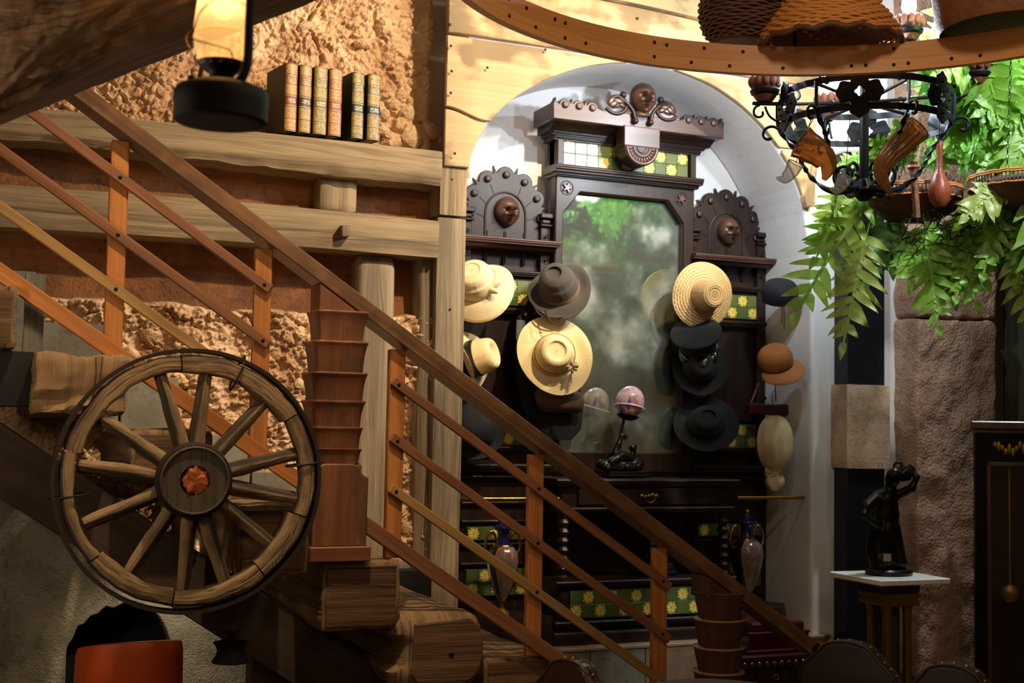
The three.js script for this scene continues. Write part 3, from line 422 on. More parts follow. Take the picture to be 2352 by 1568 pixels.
// ---------- hall stand ----------
const tileTex = (() => { // green glaze with a yellow starburst flower
  const R2 = rng(77); const col = tex(128, 128, (u, v) => { const x = u - 0.5, y = v - 0.5, r = Math.hypot(x, y), a = Math.atan2(y, x), ed = 0.41 + 0.08 * Math.cos(a * 12 + 0.4) + 0.05 * Math.cos(a * 7) + 0.06 * (fbm(u * 14, v * 14, 5, 2) - 0.5); let c = mix3([0.24, 0.33, 0.11], [0.36, 0.44, 0.16], fbm(u * 10, v * 10, 2, 3)); if (r < ed) c = mix3([0.86, 0.84, 0.42], [0.80, 0.64, 0.16], sstep(0.02, 0.3, fbm(u * 22, v * 22, 3, 2) * 0.5)); if (r < ed && fbm(u * 30, v * 30, 9, 2) > 0.66) c = [0.93, 0.93, 0.80]; if (r < 0.09) c = [0.80, 0.55, 0.14]; return c; }); return col; })();
M.tileFlower = new THREE.MeshPhysicalMaterial({ map: tileTex, roughness: 0.35, clearcoat: 0.25, clearcoatRoughness: 0.2 });
M.tileGreen = plain(0x565e2e, 0.35, { clearcoat: 0.25, clearcoatRoughness: 0.2 });
M.tileGreen2 = plain(0x4a5630, 0.35, { clearcoat: 0.25, clearcoatRoughness: 0.2 });
const faceGeo = (s = 1) => { const g = new THREE.SphereGeometry(1, 72, 60), p = g.attributes.position, v = V(); const G = (x, y, sx, sy) => Math.exp(-x * x / sx / sx - y * y / sy / sy);
  for (let i = 0; i < p.count; i++) { v.fromBufferAttribute(p, i); const x = v.x, y = v.y, f = sstep(-0.1, 0.5, v.z), ax = Math.abs(x); let d = 0;
    d += 0.62 * G(x, y + 0.14, 0.085 + 0.06 * sstep(0.1, -0.25, y), 0.2); d += 0.10 * G(x, y + 0.26, 0.2, 0.07); d += 0.26 * G(ax - 0.22, y - 0.25, 0.24, 0.07); d -= 0.36 * G(ax - 0.27, y - 0.1, 0.14, 0.10); d += 0.13 * G(ax - 0.27, y - 0.09, 0.085, 0.055);
    d += 0.11 * G(ax - 0.42, y + 0.18, 0.2, 0.16); d += 0.17 * G(x, y + 0.46, 0.22, 0.045); d += 0.16 * G(x, y + 0.60, 0.19, 0.05); d -= 0.14 * G(x, y + 0.53, 0.24, 0.02); d += 0.2 * G(x, y + 0.82, 0.2, 0.13); d -= 0.05 * G(ax - 0.2, y + 0.42, 0.05, 0.18);
    const k = 1 + d * f; p.setXYZ(i, v.x * k * 0.86 * (y < -0.2 ? 1 - 0.22 * sstep(-0.2, -1, y) : 1), v.y * 0.99 * (1 + d * f * 0.2), v.z * (1 + d * f * 1.5) * 0.74); }
  g.deleteAttribute('normal'); g.deleteAttribute('uv'); return gUV(toCreasedNormals(mergeVertices(g, 1e-4), 1.2), 1).scale(s, s, s); };
M.faceWood = woodMat({ a: [58, 36, 24], b: [78, 50, 34], c: [30, 18, 12], crack: 0.05, bump: 0.0003, seed: 65, rough: 0.36, coat: 0.3 });
{
  const CX = 3.045, Y0 = PLINTH + 0.005, g = thing('hall_stand', 'tall dark carved hall stand with central mirror, green flower tiles and three carved faces', 'hall stand', V(CX, Y0, -0.42));
  const P = (name, geo, mat, parent = g, label) => { const list = Array.isArray(geo) ? geo : [geo]; const q = merge(list); q.translate(-CX, -Y0, 0.42); return part(name, q, mat, parent, label); };
  const bx = (x0, x1, y0, y1, z0, z1, b = 0.004, ax = 0) => cboxAt(x0, x1, y0, y1, z0, z1, b, ax);
  const D = M.dark;
  // moulding: profile swept along x
  const mould = (x0, x1, y, h, z0, z1, ret = 0.02) => { const s = new THREE.Shape(); s.moveTo(z0, y); s.lineTo(z1 - 0.012, y); s.quadraticCurveTo(z1 - 0.012, y + h * 0.35, z1 - 0.004, y + h * 0.4); s.lineTo(z1 - 0.004, y + h * 0.5); s.quadraticCurveTo(z1 + 0.004, y + h * 0.75, z1 - 0.006, y + h); s.lineTo(z0, y + h); return gUV(new THREE.ExtrudeGeometry(s, { depth: x1 - x0, bevelEnabled: false, curveSegments: 6 }).rotateY(Math.PI / 2).scale(1, 1, 1).applyMatrix4(new THREE.Matrix4().makeScale(1, 1, -1)).translate(x0, 0, 0), 0); };
  const flip = flipG;
  const mo = (x0, x1, y, h, z1, z0 = -0.45) => flip(mould(x0, x1, y, h, z0, z1));
  const tiles = (xs, ys, z, t, parent, off = 0) => { for (let j = 0; j < ys; j++) for (let i = 0; i < xs.n; i++) P('tile', tileUV(cbox(t - 0.0012, t - 0.0012, 0.012, 0.0012, 1), t, t).translate(xs.x + (i + 0.5) * t, xs.y + (j + 0.5) * t, z), (i + j + off) % 2 ? tileM(i, j) : M.tileFlower, parent); };
  const tileM = (i, j) => (hash2(i, j, 5) > 0.5 ? M.tileGreen : M.tileGreen2);
  const tuv = (m) => m;
  // central back and mirror frame
  const fr = P('mirror_frame', (() => { const s = sh([[2.655, 1.40], [3.44, 1.40], [3.44, 2.865], [2.655, 2.865]]), h = new THREE.Path(); [[2.70, 1.50], [2.70, 2.665], [2.79, 2.775], [3.285, 2.775], [3.375, 2.665], [3.375, 1.50]].forEach(([x, y], i) => i ? h.lineTo(x, y) : h.moveTo(x, y)); h.closePath(); s.holes.push(h); return gUV(extr(s, 0.06, 0.006).translate(0, 0, -0.40), 1); })(), D);
  const mm = (() => { const q = new THREE.ShapeGeometry(sh([[2.69, 1.49], [3.385, 1.49], [3.385, 2.785], [2.69, 2.785]])); return q; })();
  P('mirror_back', bx(2.66, 3.43, 1.42, 2.86, -0.44, -0.405), D);
  const mir = P('mirror', ((q) => { const p = q.attributes.position; for (let i = 0; i < p.count; i++) q.attributes.uv.setXY(i, (p.getX(i) - 2.69) / 1.3 + 0.02, (p.getY(i) - 1.49) / 1.3 * 0.98 + 0.01); return q; })(fin(mm)).translate(0, 0, -0.385), M.mirror, g, 'foxed old mirror glass');
  for (const [x, y] of [[2.715, 2.79], [3.36, 2.79]]) { const r = P('rosette', extr((() => { const s = new THREE.Shape(); for (let k = 0; k <= 60; k++) { const a = k / 60 * 2 * Math.PI, q = 0.02 + 0.007 * Math.cos(5 * a); k ? s.lineTo(Math.cos(a) * q, Math.sin(a) * q) : s.moveTo(q, 0); } return s; })(), 0.012, 0.003).translate(x, y, -0.342), M.darkRed, fr); P('rosette_ring', new THREE.TorusGeometry(0.034, 0.003, 6, 28).translate(x, y, -0.34), D, fr); }
  // frieze: shelf mouldings, tile band, cornice board
  P('frieze_shelf', [mo(2.632, 3.463, 2.862, 0.034, -0.285), mo(2.645, 3.45, 2.845, 0.018, -0.31)], D);
  P('frieze_back', bx(2.655, 3.44, 2.88, 3.09, -0.45, -0.36), D);
  for (const x of [2.655, 3.405]) P('frieze_post', bx(x, x + 0.035, 2.896, 3.045, -0.42, -0.325, 0.004, 1), D);
  { const f = P('tile_band', bx(2.69, 3.41, 2.893, 3.03, -0.37, -0.352), D); tiles({ x: 2.694, y: 2.9, n: 11 }, 2, -0.346, 0.064, f, 1); }
  P('frieze_cornice', [mo(2.635, 3.46, 3.022, 0.022, -0.312), mo(2.62, 3.475, 3.043, 0.018, -0.295), flip(gUV((() => { const s = sh([[-0.45, 3.058], [-0.30, 3.058], [-0.235, 3.096], [-0.45, 3.096]]); return new THREE.ExtrudeGeometry(s, { depth: 0.9, bevelEnabled: false }).rotateY(Math.PI / 2).applyMatrix4(new THREE.Matrix4().makeScale(1, 1, -1)).translate(2.6, 0, 0); })(), 0))], D);
  const crest = (() => { const s = new THREE.Shape(), a = 2.572, b = 3.525, y = 3.165; s.moveTo(a, 3.09); s.lineTo(b, 3.09); s.lineTo(b, y + 0.012); const r = 0.031; let x = b; const spike = (x1) => { s.lineTo(x1 + 0.009, y + 0.006); s.lineTo(x1, y + 0.032); s.lineTo(x1 - 0.009, y + 0.006); };
    spike(b - 0.012); for (let k = 0; k < 3; k++) { const cx = b - 0.062 - k * 0.073; for (let i = 0; i <= 10; i++) { const t = i / 10 * Math.PI; s.lineTo(cx + r * Math.cos(t), y + 0.002 + r * 0.85 * Math.sin(t)); } if (k < 2) spike(cx - 0.0365); }
    s.lineTo(3.27, y - 0.005); s.lineTo(2.83, y - 0.005); for (let k = 2; k >= 0; k--) { const cx = a + 0.062 + k * 0.073; for (let i = 0; i <= 10; i++) { const t = i / 10 * Math.PI; s.lineTo(cx + r * Math.cos(t), y + 0.002 + r * 0.85 * Math.sin(t)); } if (k) spike(cx - 0.0365); } spike(a + 0.012); s.lineTo(a, y + 0.012); s.closePath(); return s; })();
  const cb = P('cornice_board', gUV(extr(crest, 0.04, 0.004).translate(0, 0, -0.24), 0), M.darkRed);
  for (const x of [2.572, 3.497]) P('cornice_side', bx(x, x + 0.028, 3.09, 3.175, -0.44, -0.235), M.darkRed);
  for (const sx of [0, 1]) for (let k = 0; k < 3; k++) { const x = sx ? 3.525 - 0.062 - k * 0.073 : 2.572 + 0.062 + k * 0.073; P('boss', lathe([[0, 0.016], [0.008, 0.016], [0.0165, 0.01], [0.018, 0]], 20).rotateX(Math.PI / 2).translate(x, 3.164, -0.2), M.darkRed, cb); }
  { const s = new THREE.Shape(); s.moveTo(-0.1, 0); s.lineTo(0.1, 0); s.lineTo(0.1, -0.1); s.lineTo(-0.1, -0.1); s.closePath(); P('drop_block', gUV(extr(s, 0.09, 0.004).translate(3.05, 3.098, -0.28), 0), M.darkRed, cb);
    const m = P('half_medallion', gUV(new THREE.CylinderGeometry(0.093, 0.093, 0.085, 32, 1, false, Math.PI / 2, Math.PI).rotateX(Math.PI / 2).rotateZ(Math.PI).translate(3.05, 2.998, -0.235), 0), D, cb);
    const tor = (r, t, z) => new THREE.TorusGeometry(r, t, 8, 24, Math.PI).rotateZ(Math.PI).translate(3.05, 2.996, z); P('medallion_rings', [tor(0.082, 0.01, -0.194), tor(0.045, 0.008, -0.194), tor(0.025, 0.006, -0.192)], M.darkRed, cb);
    for (let k = 0; k < 13; k++) { const a = Math.PI + (k + 0.5) / 13 * Math.PI; P('medallion_leaf', new THREE.SphereGeometry(0.009, 8, 6).scale(1.6, 0.8, 0.6).rotateZ(a).translate(3.05 + 0.064 * Math.cos(a), 2.996 + 0.064 * Math.sin(a), -0.192), M.darkRed, cb); } }
  // crest head with scrolled wings
  { const h = P('carved_head', faceGeo(0.08).rotateY(-0.05).rotateX(0.05).translate(3.05, 3.238, -0.19), M.faceWood, g, 'carved bald head on the crest'); P('head_neck', gUV(new THREE.CylinderGeometry(0.034, 0.05, 0.06, 20).translate(3.05, 3.18, -0.215), 1), M.faceWood, h);
    for (const s of [-1, 1]) { const pts = []; for (let k = 0; k <= 34; k++) { const t = k / 34, a = mix(-2.6, 3.4, t), r = mix(0.07, 0.03, t * t); pts.push(V(3.05 + s * (0.142 + 0.9 * r * Math.cos(a) * -1), 3.2 + r * 0.72 * Math.sin(a), -0.2)); } P('scroll_wing', tube(pts, 0.0095, 60, 8), M.dark, h);
      for (let k = 0; k < 5; k++) P('scroll_leaf', new THREE.SphereGeometry(0.02, 12, 8).scale(1.6, 0.8, 0.6).rotateZ(s * (0.5 - k * 0.35)).translate(3.05 + s * (0.145 + 0.012 * (k - 2)), 3.2 + 0.012 * Math.sin(k * 2), -0.198 + 0.006 * (k % 2)), M.faceWood, h);
      const st = [V(3.05 + s * 0.13, 3.235, -0.198), V(3.05 + s * 0.085, 3.205, -0.192), V(3.05 + s * 0.055, 3.17, -0.188), V(3.05 + s * 0.042, 3.125, -0.186)]; P('scroll_stem', [tube(st, 0.011, 20, 8), new THREE.SphereGeometry(0.016, 14, 10).translate(3.05 + s * 0.042, 3.122, -0.186), new THREE.SphereGeometry(0.017, 12, 10).translate(3.05 + s * 0.105, 3.247, -0.2)], M.dark, h); } }
  // wings
  for (const s of [-1, 1]) {
    const wx = CX + s * 0.627, x0 = wx - 0.235, x1 = wx + 0.235;
    const w = P('side_wing', [bx(x0, x1, Y0, 2.52, -0.46, -0.42, 0.004, 1)], D);
    const sc = new THREE.Shape(), cy = 2.655, Rr = 0.182; sc.moveTo(wx - 0.19, 2.5); sc.lineTo(wx + 0.19, 2.5); const nb = 7; let first = true;
    for (let k = 0; k < nb; k++) { const a = mix(-0.12, Math.PI + 0.12, k / (nb - 1)), bxx = wx + Rr * 0.98 * Math.cos(a), byy = cy + Rr * 0.98 * Math.sin(a); for (let i = 0; i <= 10; i++) { const t = a - 1.25 + i / 10 * 2.5; sc.lineTo(bxx + 0.047 * Math.cos(t), byy + 0.047 * Math.sin(t)); } if (k < nb - 1) { const am = a + (Math.PI + 0.24) / (nb - 1) / 2; sc.lineTo(wx + (Rr + 0.022) * Math.cos(am - 0.04), cy + (Rr + 0.022) * Math.sin(am - 0.04)); sc.lineTo(wx + (Rr + 0.052) * Math.cos(am), cy + (Rr + 0.052) * Math.sin(am)); sc.lineTo(wx + (Rr + 0.022) * Math.cos(am + 0.04), cy + (Rr + 0.022) * Math.sin(am + 0.04)); } }
    sc.closePath(); const sp = P('scallop_panel', gUV(extr(sc, 0.03, 0.004, 1, 8).translate(0, 0, -0.435), 1), D, w);
    for (let k = 0; k < nb; k++) { const a = mix(-0.12, Math.PI + 0.12, k / (nb - 1)); P('boss', lathe([[0, 0.018], [0.008, 0.018], [0.0165, 0.012], [0.018, 0]], 20).rotateX(Math.PI / 2).translate(wx + Rr * Math.cos(a), cy + Rr * Math.sin(a), -0.405), D, w); P('groove_bead', gUV(bar(V(wx + 0.112 * Math.cos(a), cy - 0.02 + 0.112 * Math.sin(a), -0.404), V(wx + 0.152 * Math.cos(a), cy + 0.152 * Math.sin(a), -0.404), 0.003, 0.003), 1), D, w); }
    const arch = []; for (let k = 0; k <= 24; k++) { const a = k / 24 * Math.PI; arch.push(V(wx + 0.106 * Math.cos(a), 2.64 + 0.112 * Math.sin(a), -0.404)); } arch.unshift(V(wx + 0.106, 2.53, -0.404)); arch.push(V(wx - 0.106, 2.53, -0.404)); P('arch_bead', tube(arch, 0.0055, 60, 6), D, w);
    P('carved_head', faceGeo(0.075).rotateY(s < 0 ? 0.02 : 0.05).rotateX(0.06).translate(wx + 0.005, 2.655, -0.4), M.faceWood, w, s < 0 ? 'grinning carved mask on the left wing' : 'carved mask on the right wing');
    for (const gx of [-0.1, -0.003, 0.1]) P('groove_bead', [bx(wx + gx - 0.005, wx + gx, 2.40, 2.56, -0.42, -0.40, 0.002, 1), bx(wx + gx + 0.004, wx + gx + 0.009, 2.40, 2.56, -0.42, -0.40, 0.002, 1)], D, w);
    for (const e of [-1, 1]) { const px = wx + e * 0.208; P('stile', bx(px - 0.027, px + 0.027, 1.4, 2.60, -0.43, -0.385, 0.004, 1), D, w); P('stile_cap', [bx(px - 0.036, px + 0.036, 2.635, 2.66, -0.44, -0.36), bx(px - 0.03, px + 0.03, 2.605, 2.637, -0.44, -0.375, 0.01), bx(px - 0.034, px + 0.034, 2.595, 2.607, -0.44, -0.365)], D, w); for (const yy of [2.545, 2.43]) P('stud', [new THREE.SphereGeometry(0.008, 10, 8).translate(px, yy, -0.381), new THREE.TorusGeometry(0.015, 0.003, 6, 20).translate(px, yy, -0.384)], D, w); }
    P('wing_shelf', [mo(wx - 0.25, wx + 0.25, 2.487, 0.028, -0.29), mo(wx - 0.235, wx + 0.235, 2.47, 0.018, -0.33)], M.darkRed, w);
    [mo(x0 + 0.03, x1 - 0.03, 2.345, 0.026, -0.37), mo(x0 + 0.03, x1 - 0.03, 2.16, 0.026, -0.37), mo(x0 + 0.03, x1 - 0.03, 1.66, 0.02, -0.38), mo(x0 + 0.03, x1 - 0.03, 1.50, 0.022, -0.37)].forEach((q) => P('wing_moulding', q, D, w));
    const tb = P('tile_band', bx(x0 + 0.045, x1 - 0.045, 2.185, 2.345, -0.42, -0.405), D, w); tiles({ x: x0 + 0.05, y: 2.2, n: 6 }, 2, -0.4, 0.0625, tb, s < 0 ? 0 : 1);
    const tb2 = P('tile_band', bx(x0 + 0.045, x1 - 0.045, 1.52, 1.66, -0.42, -0.405), D, w); tiles({ x: x0 + 0.05, y: 1.527, n: 6 }, 2, -0.4, 0.0625, tb2, 1);
    P('wing_ledge', [mo(x0 - 0.005, x1 + 0.005, 1.405, 0.035, -0.30), mo(x0, x1, 1.365, 0.02, -0.33)], D, w);
    P('lower_panel', [bx(x0, x1, Y0, 1.37, -0.44, -0.37, 0.004, 1)], D, w);
    [mo(x0 + 0.02, x1 - 0.02, 1.24, 0.022, -0.345), mo(x0 + 0.02, x1 - 0.02, 1.155, 0.02, -0.345), mo(x0 + 0.02, x1 - 0.02, 1.045, 0.022, -0.345), mo(x0 + 0.02, x1 - 0.02, 0.955, 0.022, -0.345)].forEach((q) => P('lower_moulding', q, D, w));
    const tb3 = P('tile_band', bx(x0 + 0.045, x1 - 0.045, 1.075, 1.15, -0.38, -0.362), D, w); tiles({ x: x0 + 0.05, y: 1.08, n: 6 }, 1, -0.358, 0.0625, tb3, 0);
    const tb4 = P('tile_band', bx(x0 + 0.045, x1 - 0.045, 0.81, 0.95, -0.38, -0.362), D, w); tiles({ x: x0 + 0.05, y: 0.82, n: 6 }, 2, -0.358, 0.0625, tb4, 0);
    const ra = V(CX + s * 0.48, 1.29, -0.06), rb2 = V(CX + s * 0.89, 1.29, -0.06); P('umbrella_rail', [tube([ra, ra.clone().lerp(rb2, 0.5), rb2], 0.0085, 8, 10), tube([rb2, V(rb2.x, 1.29, -0.2), V(rb2.x, 1.29, -0.37)], 0.0085, 8, 10)], M.brass, w);
    const hx = new THREE.CylinderGeometry(0.235, 0.25, 0.1, 6).rotateY(Math.PI / 6).scale(1, 1, 0.72); P('umbrella_base', [gUV(toCreasedNormals(hx, 0.3), 0).translate(wx, Y0 + 0.05, -0.2), gUV(toCreasedNormals(new THREE.CylinderGeometry(0.225, 0.235, 0.03, 6).rotateY(Math.PI / 6).scale(1, 1, 0.72), 0.3), 0).translate(wx, Y0 + 0.115, -0.2)], D, w);
    for (const yy of [2.14, 1.76]) for (const e of [-0.17, 0.17]) P('hat_peg', tube([V(wx + e, yy, -0.39), V(wx + e, yy + 0.005, -0.33), V(wx + e, yy + 0.03, -0.29)], 0.008, 10, 8), M.brass, w);
  }
  // table with drawer, turned legs, lower shelf, tiles, plinth
  const tx0 = 2.555, tx1 = 3.515;
  const T = P('table_top', [mo(tx0 - 0.01, tx1 + 0.01, 1.35, 0.03, -0.03, -0.4)], D);
  P('drawer_case', bx(tx0 + 0.03, tx1 - 0.03, 1.245, 1.352, -0.4, -0.07), D, T); const dr = P('drawer', bx(tx0 + 0.11, tx1 - 0.11, 1.258, 1.34, -0.09, -0.055, 0.005), D, T);
  P('drawer_moulding', mo(tx0 + 0.01, tx1 - 0.01, 1.225, 0.024, -0.045, -0.4), D, T);
  P('drawer_handle', [new THREE.TorusGeometry(0.028, 0.0035, 6, 20, Math.PI).rotateZ(Math.PI).translate(3.035, 1.298, -0.045), ...[-2, -1, 0, 1, 2].map((k) => new THREE.SphereGeometry(0.011, 10, 8).scale(1.2, 0.8, 0.5).translate(3.035 + k * 0.019, 1.302 + 0.004 * (k % 2), -0.052))], M.brass, T);
  const leg = (x, z) => { const pr = [[0, 0.9], [0.03, 0.9], [0.03, 0.93], [0.018, 0.94]]; for (let k = 0; k < 6; k++) { const y = 0.955 + k * 0.042; pr.push([0.024, y], [0.03, y + 0.014], [0.02, y + 0.03]); } pr.push([0.026, 1.215], [0.03, 1.235], [0, 1.235]); return lathe(pr, 20).translate(x, 0, z); };
  for (const x of [tx0 + 0.05, tx1 - 0.05]) P('turned_leg', leg(x, -0.09), D, T);
  P('table_back', bx(tx0 + 0.02, tx1 - 0.02, Y0, 1.25, -0.42, -0.39), D, T);
  P('lower_shelf', [mo(tx0, tx1, 0.885, 0.028, -0.04, -0.41)], D, T);
  const low = P('lower_box', bx(tx0 + 0.02, tx1 - 0.02, Y0, 0.89, -0.4, -0.075), D, T); const tb = P('tile_band', bx(tx0 + 0.03, tx1 - 0.03, 0.735, 0.88, -0.08, -0.066), D, T); tiles({ x: tx0 + 0.075, y: 0.743, n: 13 }, 2, -0.062, 0.0625, tb, 0);
  P('base_moulding', [mo(tx0, tx1, 0.70, 0.03, -0.045, -0.4), mo(tx0 - 0.01, tx1 + 0.01, Y0, 0.06, -0.035, -0.4)], D, T);
}

// ---------- hats and clothes on the stand ----------
function revolve(prof, seg, warp) { // profile of [r, z]; axis z; uv in metres; warp(r, a, z) -> [r, z]
  const pos = [], uv = [], idx = []; let len = 0;
  prof.forEach(([r, z], i) => { if (i) len += Math.hypot(r - prof[i - 1][0], z - prof[i - 1][1]); for (let j = 0; j <= seg; j++) { const a = j / seg * 2 * Math.PI, w = warp ? warp(r, a, z) : [r, z, 1, 1]; pos.push(Math.cos(a) * w[0] * (w[2] || 1), Math.sin(a) * w[0] * (w[3] || 1), w[1]); uv.push(a * 0.12, len); } });
  const m = seg + 1; for (let i = 0; i < prof.length - 1; i++) for (let j = 0; j < seg; j++) { const a = i * m + j; idx.push(a, a + 1, a + m, a + 1, a + m + 1, a + m); }
  const g = new THREE.BufferGeometry(); g.setAttribute('position', new THREE.Float32BufferAttribute(pos, 3)); g.setAttribute('uv', new THREE.Float32BufferAttribute(uv, 2)); g.setIndex(idx); return fin(toCreasedNormals(g, 1.0));
}
const strawMat = (base, dark, fa, fr, bump, diag = 0) => { const B = c255(base), D = c255(dark); const h = (u, v) => { const a = u * fa + diag * Math.sin(v * fr * Math.PI * 2) * 0.35, row = v * fr; const r = Math.abs(((row % 1) + 1) % 1 - 0.5) * 2, c = Math.abs((((a + (Math.floor(row) % 2) * 0.5) % 1) + 1) % 1 - 0.5) * 2; return clamp(1 - 0.55 * r ** 3 - 0.35 * c ** 4); };
  const map = tex(512, 512, (u, v) => mix3(D, B, clamp(0.15 + 0.85 * h(u, v) + 0.25 * (fbm(u * 30, v * 30, 6, 2) - 0.5))), true, 4); const bm = tex(512, 512, (u, v) => { const k = h(u, v); return [k, k, k]; }, false, 4);
  return new THREE.MeshPhysicalMaterial({ map, bumpMap: bm, bumpScale: bump, roughness: 0.75 }); };
M.straw = strawMat([232, 208, 156], [204, 172, 116], 10, 34, 0.0012);
M.strawWeave = strawMat([222, 184, 124], [160, 116, 66], 13, 18, 0.008, 1);
M.panama = strawMat([222, 194, 142], [200, 168, 112], 60, 60, 0.0006);
M.jockey = strawMat([178, 112, 50], [136, 78, 30], 60, 60, 0.0008);
M.cream = grain([226, 206, 160], 0.3, 8, 301, [190, 162, 112], 0.0006, 0.85);
M.bonnet = grain([200, 176, 136], 0.4, 9, 303, [160, 134, 96], 0.001, 0.9);
const crownP = (R0, R1, H, r, dent = 0) => [[R0, 0], [mix(R0, R1, 0.5), H * 0.5], [R1, H - r], [R1 - r * 0.3, H - r * 0.3], [R1 - r, H], [R1 * 0.5, H - dent], [0.002, H - dent * 1.2]];
const smoothP = (pts, n) => new THREE.SplineCurve(pts.map(([x, y]) => new THREE.Vector2(x, y))).getPoints(n).map((p) => [Math.max(p.x, 0.001), p.y]);
const brimP = (R0, R1, lift, t = 0.004) => { const top = [], bot = []; for (let i = 0; i <= 10; i++) { const k = i / 10, r = mix(R0, R1, k), z = lift * k * k; top.push([r, z + t / 2]); bot.unshift([r, z - t / 2]); } return [...top, ...bot]; };
function hat({ label, pos, dir, roll = 0, group, mat, crown, brim, warp, cwarp, band, cat = 'hat', sx = 1, sy = 1, extra }) {
  const g = thing('hat', label, cat, pos, group), O = (q) => orient(q.scale(sx, sy, 1), dir, roll);
  if (crown) part('crown', O(revolve(smoothP(crown, 26), 64, cwarp)), mat, g);
  if (brim) part('brim', O(revolve(brim, 72, warp)), mat, g);
  if (band) part('hat_band', O(revolve(band.p, 48, cwarp)), band.mat, g);
  if (extra) extra(g, O);
  return g;
}
const view = (px, py, x, y, z) => { const f = ray(px, py).normalize(), r = camR, u = r.clone().cross(f).normalize(); return r.clone().multiplyScalar(x).addScaledVector(u, y).addScaledVector(f, -z).normalize(); };
// wide straw sun hat with a flower
hat({ label: 'wide pale straw sun hat with a rosette, hung in front of the mirror frame', pos: at(1273, 815, -0.13), dir: view(1273, 815, 0.12, 0.2, 1), mat: M.straw, crown: crownP(0.098, 0.078, 0.1, 0.03, 0.008), brim: brimP(0.09, 0.185, -0.01),
  warp: (r, a, z) => { const k = sstep(0.09, 0.185, r); return [r * (1 + 0.06 * k * Math.cos(2 * a + 2.2) - 0.05 * k * Math.max(0, Math.cos(a - 3.9))), z + k * (0.018 * Math.sin(2 * a + 0.6) + 0.012 * Math.sin(3 * a + 1))]; },
  band: { p: [[0.1, 0.003], [0.0995, 0.016], [0.0975, 0.026]], mat: M.straw }, extra: (g, O) => { const q = []; for (let k = 0; k < 9; k++) { const a = k * 0.8; q.push(new THREE.SphereGeometry(0.016, 10, 8).scale(1, 0.5, 0.8).rotateZ(a).translate(0.075 + 0.016 * Math.cos(a), -0.065 + 0.016 * Math.sin(a), 0.045 + 0.008 * (k % 3))); } part('rosette', O(merge(q)), M.bonnet, g); part('tie', O(tube([V(0.078, -0.08, 0.03), V(0.07, -0.12, 0.012), V(0.06, -0.17, 0.008), V(0.058, -0.178, -0.004)], 0.003, 20, 6)), M.bonnet, g); } });
// grey felt hat
hat({ label: 'grey felt hat with a ribbon band and chin cord, upper left of the mirror', pos: at(1285, 664, -0.16), dir: view(1285, 664, -0.2, 0.62, 0.75), roll: 0.3, mat: M.greyFelt, crown: crownP(0.1, 0.082, 0.125, 0.045, 0.012), brim: brimP(0.095, 0.157, -0.008, 0.005), sx: 0.96, sy: 1.04,
  warp: (r, a, z) => [r, z + sstep(0.1, 0.157, r) * (0.022 * Math.cos(2 * a))], band: { p: [[0.1015, 0.002], [0.101, 0.012], [0.098, 0.024]], mat: plain(0x7a5a44, 0.5) },
  extra: (g) => { const c = at(1285, 664, -0.16), L = (px, py, z) => at(px, py, z).sub(c); part('chin_cord', tube([L(1222, 690, -0.2), L(1240, 722, -0.14), L(1285, 728, -0.09), L(1330, 705, -0.12), L(1345, 670, -0.18)], 0.0035, 40, 6), M.wickerOld, g); part('strap', tube([L(1252, 712, -0.12), L(1264, 738, -0.09), L(1282, 746, -0.085), L(1298, 732, -0.09), L(1305, 700, -0.13)], 0.0045, 40, 6), M.nail, g); } });
// woven boater on the right
hat({ label: 'coarsely woven straw hat hung to the right of the mirror', pos: at(1618, 678, -0.2), dir: view(1618, 678, 0.42, 0.02, 0.8), mat: M.strawWeave, crown: crownP(0.083, 0.066, 0.11, 0.022, 0.004), brim: brimP(0.078, 0.168, -0.022, 0.006), warp: (r, a, z) => [r, z + sstep(0.09, 0.168, r) * 0.006 * Math.sin(3 * a)] });
// cream cloth hat behind the post
hat({ label: 'cream cloth sun hat with a draped ribbon, partly behind the corner post', pos: at(1095, 655, -0.24), dir: view(1095, 655, -0.22, 0.62, 0.72), mat: M.cream, crown: crownP(0.1, 0.088, 0.11, 0.045, 0.002), brim: brimP(0.095, 0.172, -0.05, 0.004), warp: (r, a, z) => { const k = sstep(0.1, 0.172, r); return [r, z + k * 0.018 * Math.sin(2 * a + 1)]; },
  band: { p: [[0.102, 0.004], [0.104, 0.02], [0.101, 0.036], [0.098, 0.046]], mat: plain(0xcdb98c, 0.25, { clearcoat: 0.3 }) }, extra: (g, O) => part('bow', O(merge([-1, 1].map((s) => new THREE.SphereGeometry(0.03, 16, 10).scale(1.1, 0.5, 0.5).rotateZ(s * 0.6).translate(0.09 + s * 0.01, -0.055 + s * 0.02, 0.03)))), plain(0xd8c49a, 0.3), g) });
// panama with black band
hat({ label: 'cream panama hat with a black ribbon band, hung sideways beside the corner post', pos: at(1083, 826, -0.22), dir: view(1083, 826, 0.93, 0.3, 0.28), roll: 0.4, mat: M.panama, crown: [[0.095, 0], [0.09, 0.05], [0.08, 0.1], [0.066, 0.118], [0.05, 0.115], [0.03, 0.098], [0.002, 0.094]], brim: brimP(0.09, 0.15, 0.012, 0.004), sx: 1.1, sy: 0.92,
  warp: (r, a, z) => [r, z + sstep(0.1, 0.15, r) * 0.03 * Math.cos(2 * a)], band: { p: [[0.0965, 0.002], [0.0955, 0.02], [0.0925, 0.04]], mat: M.black } });
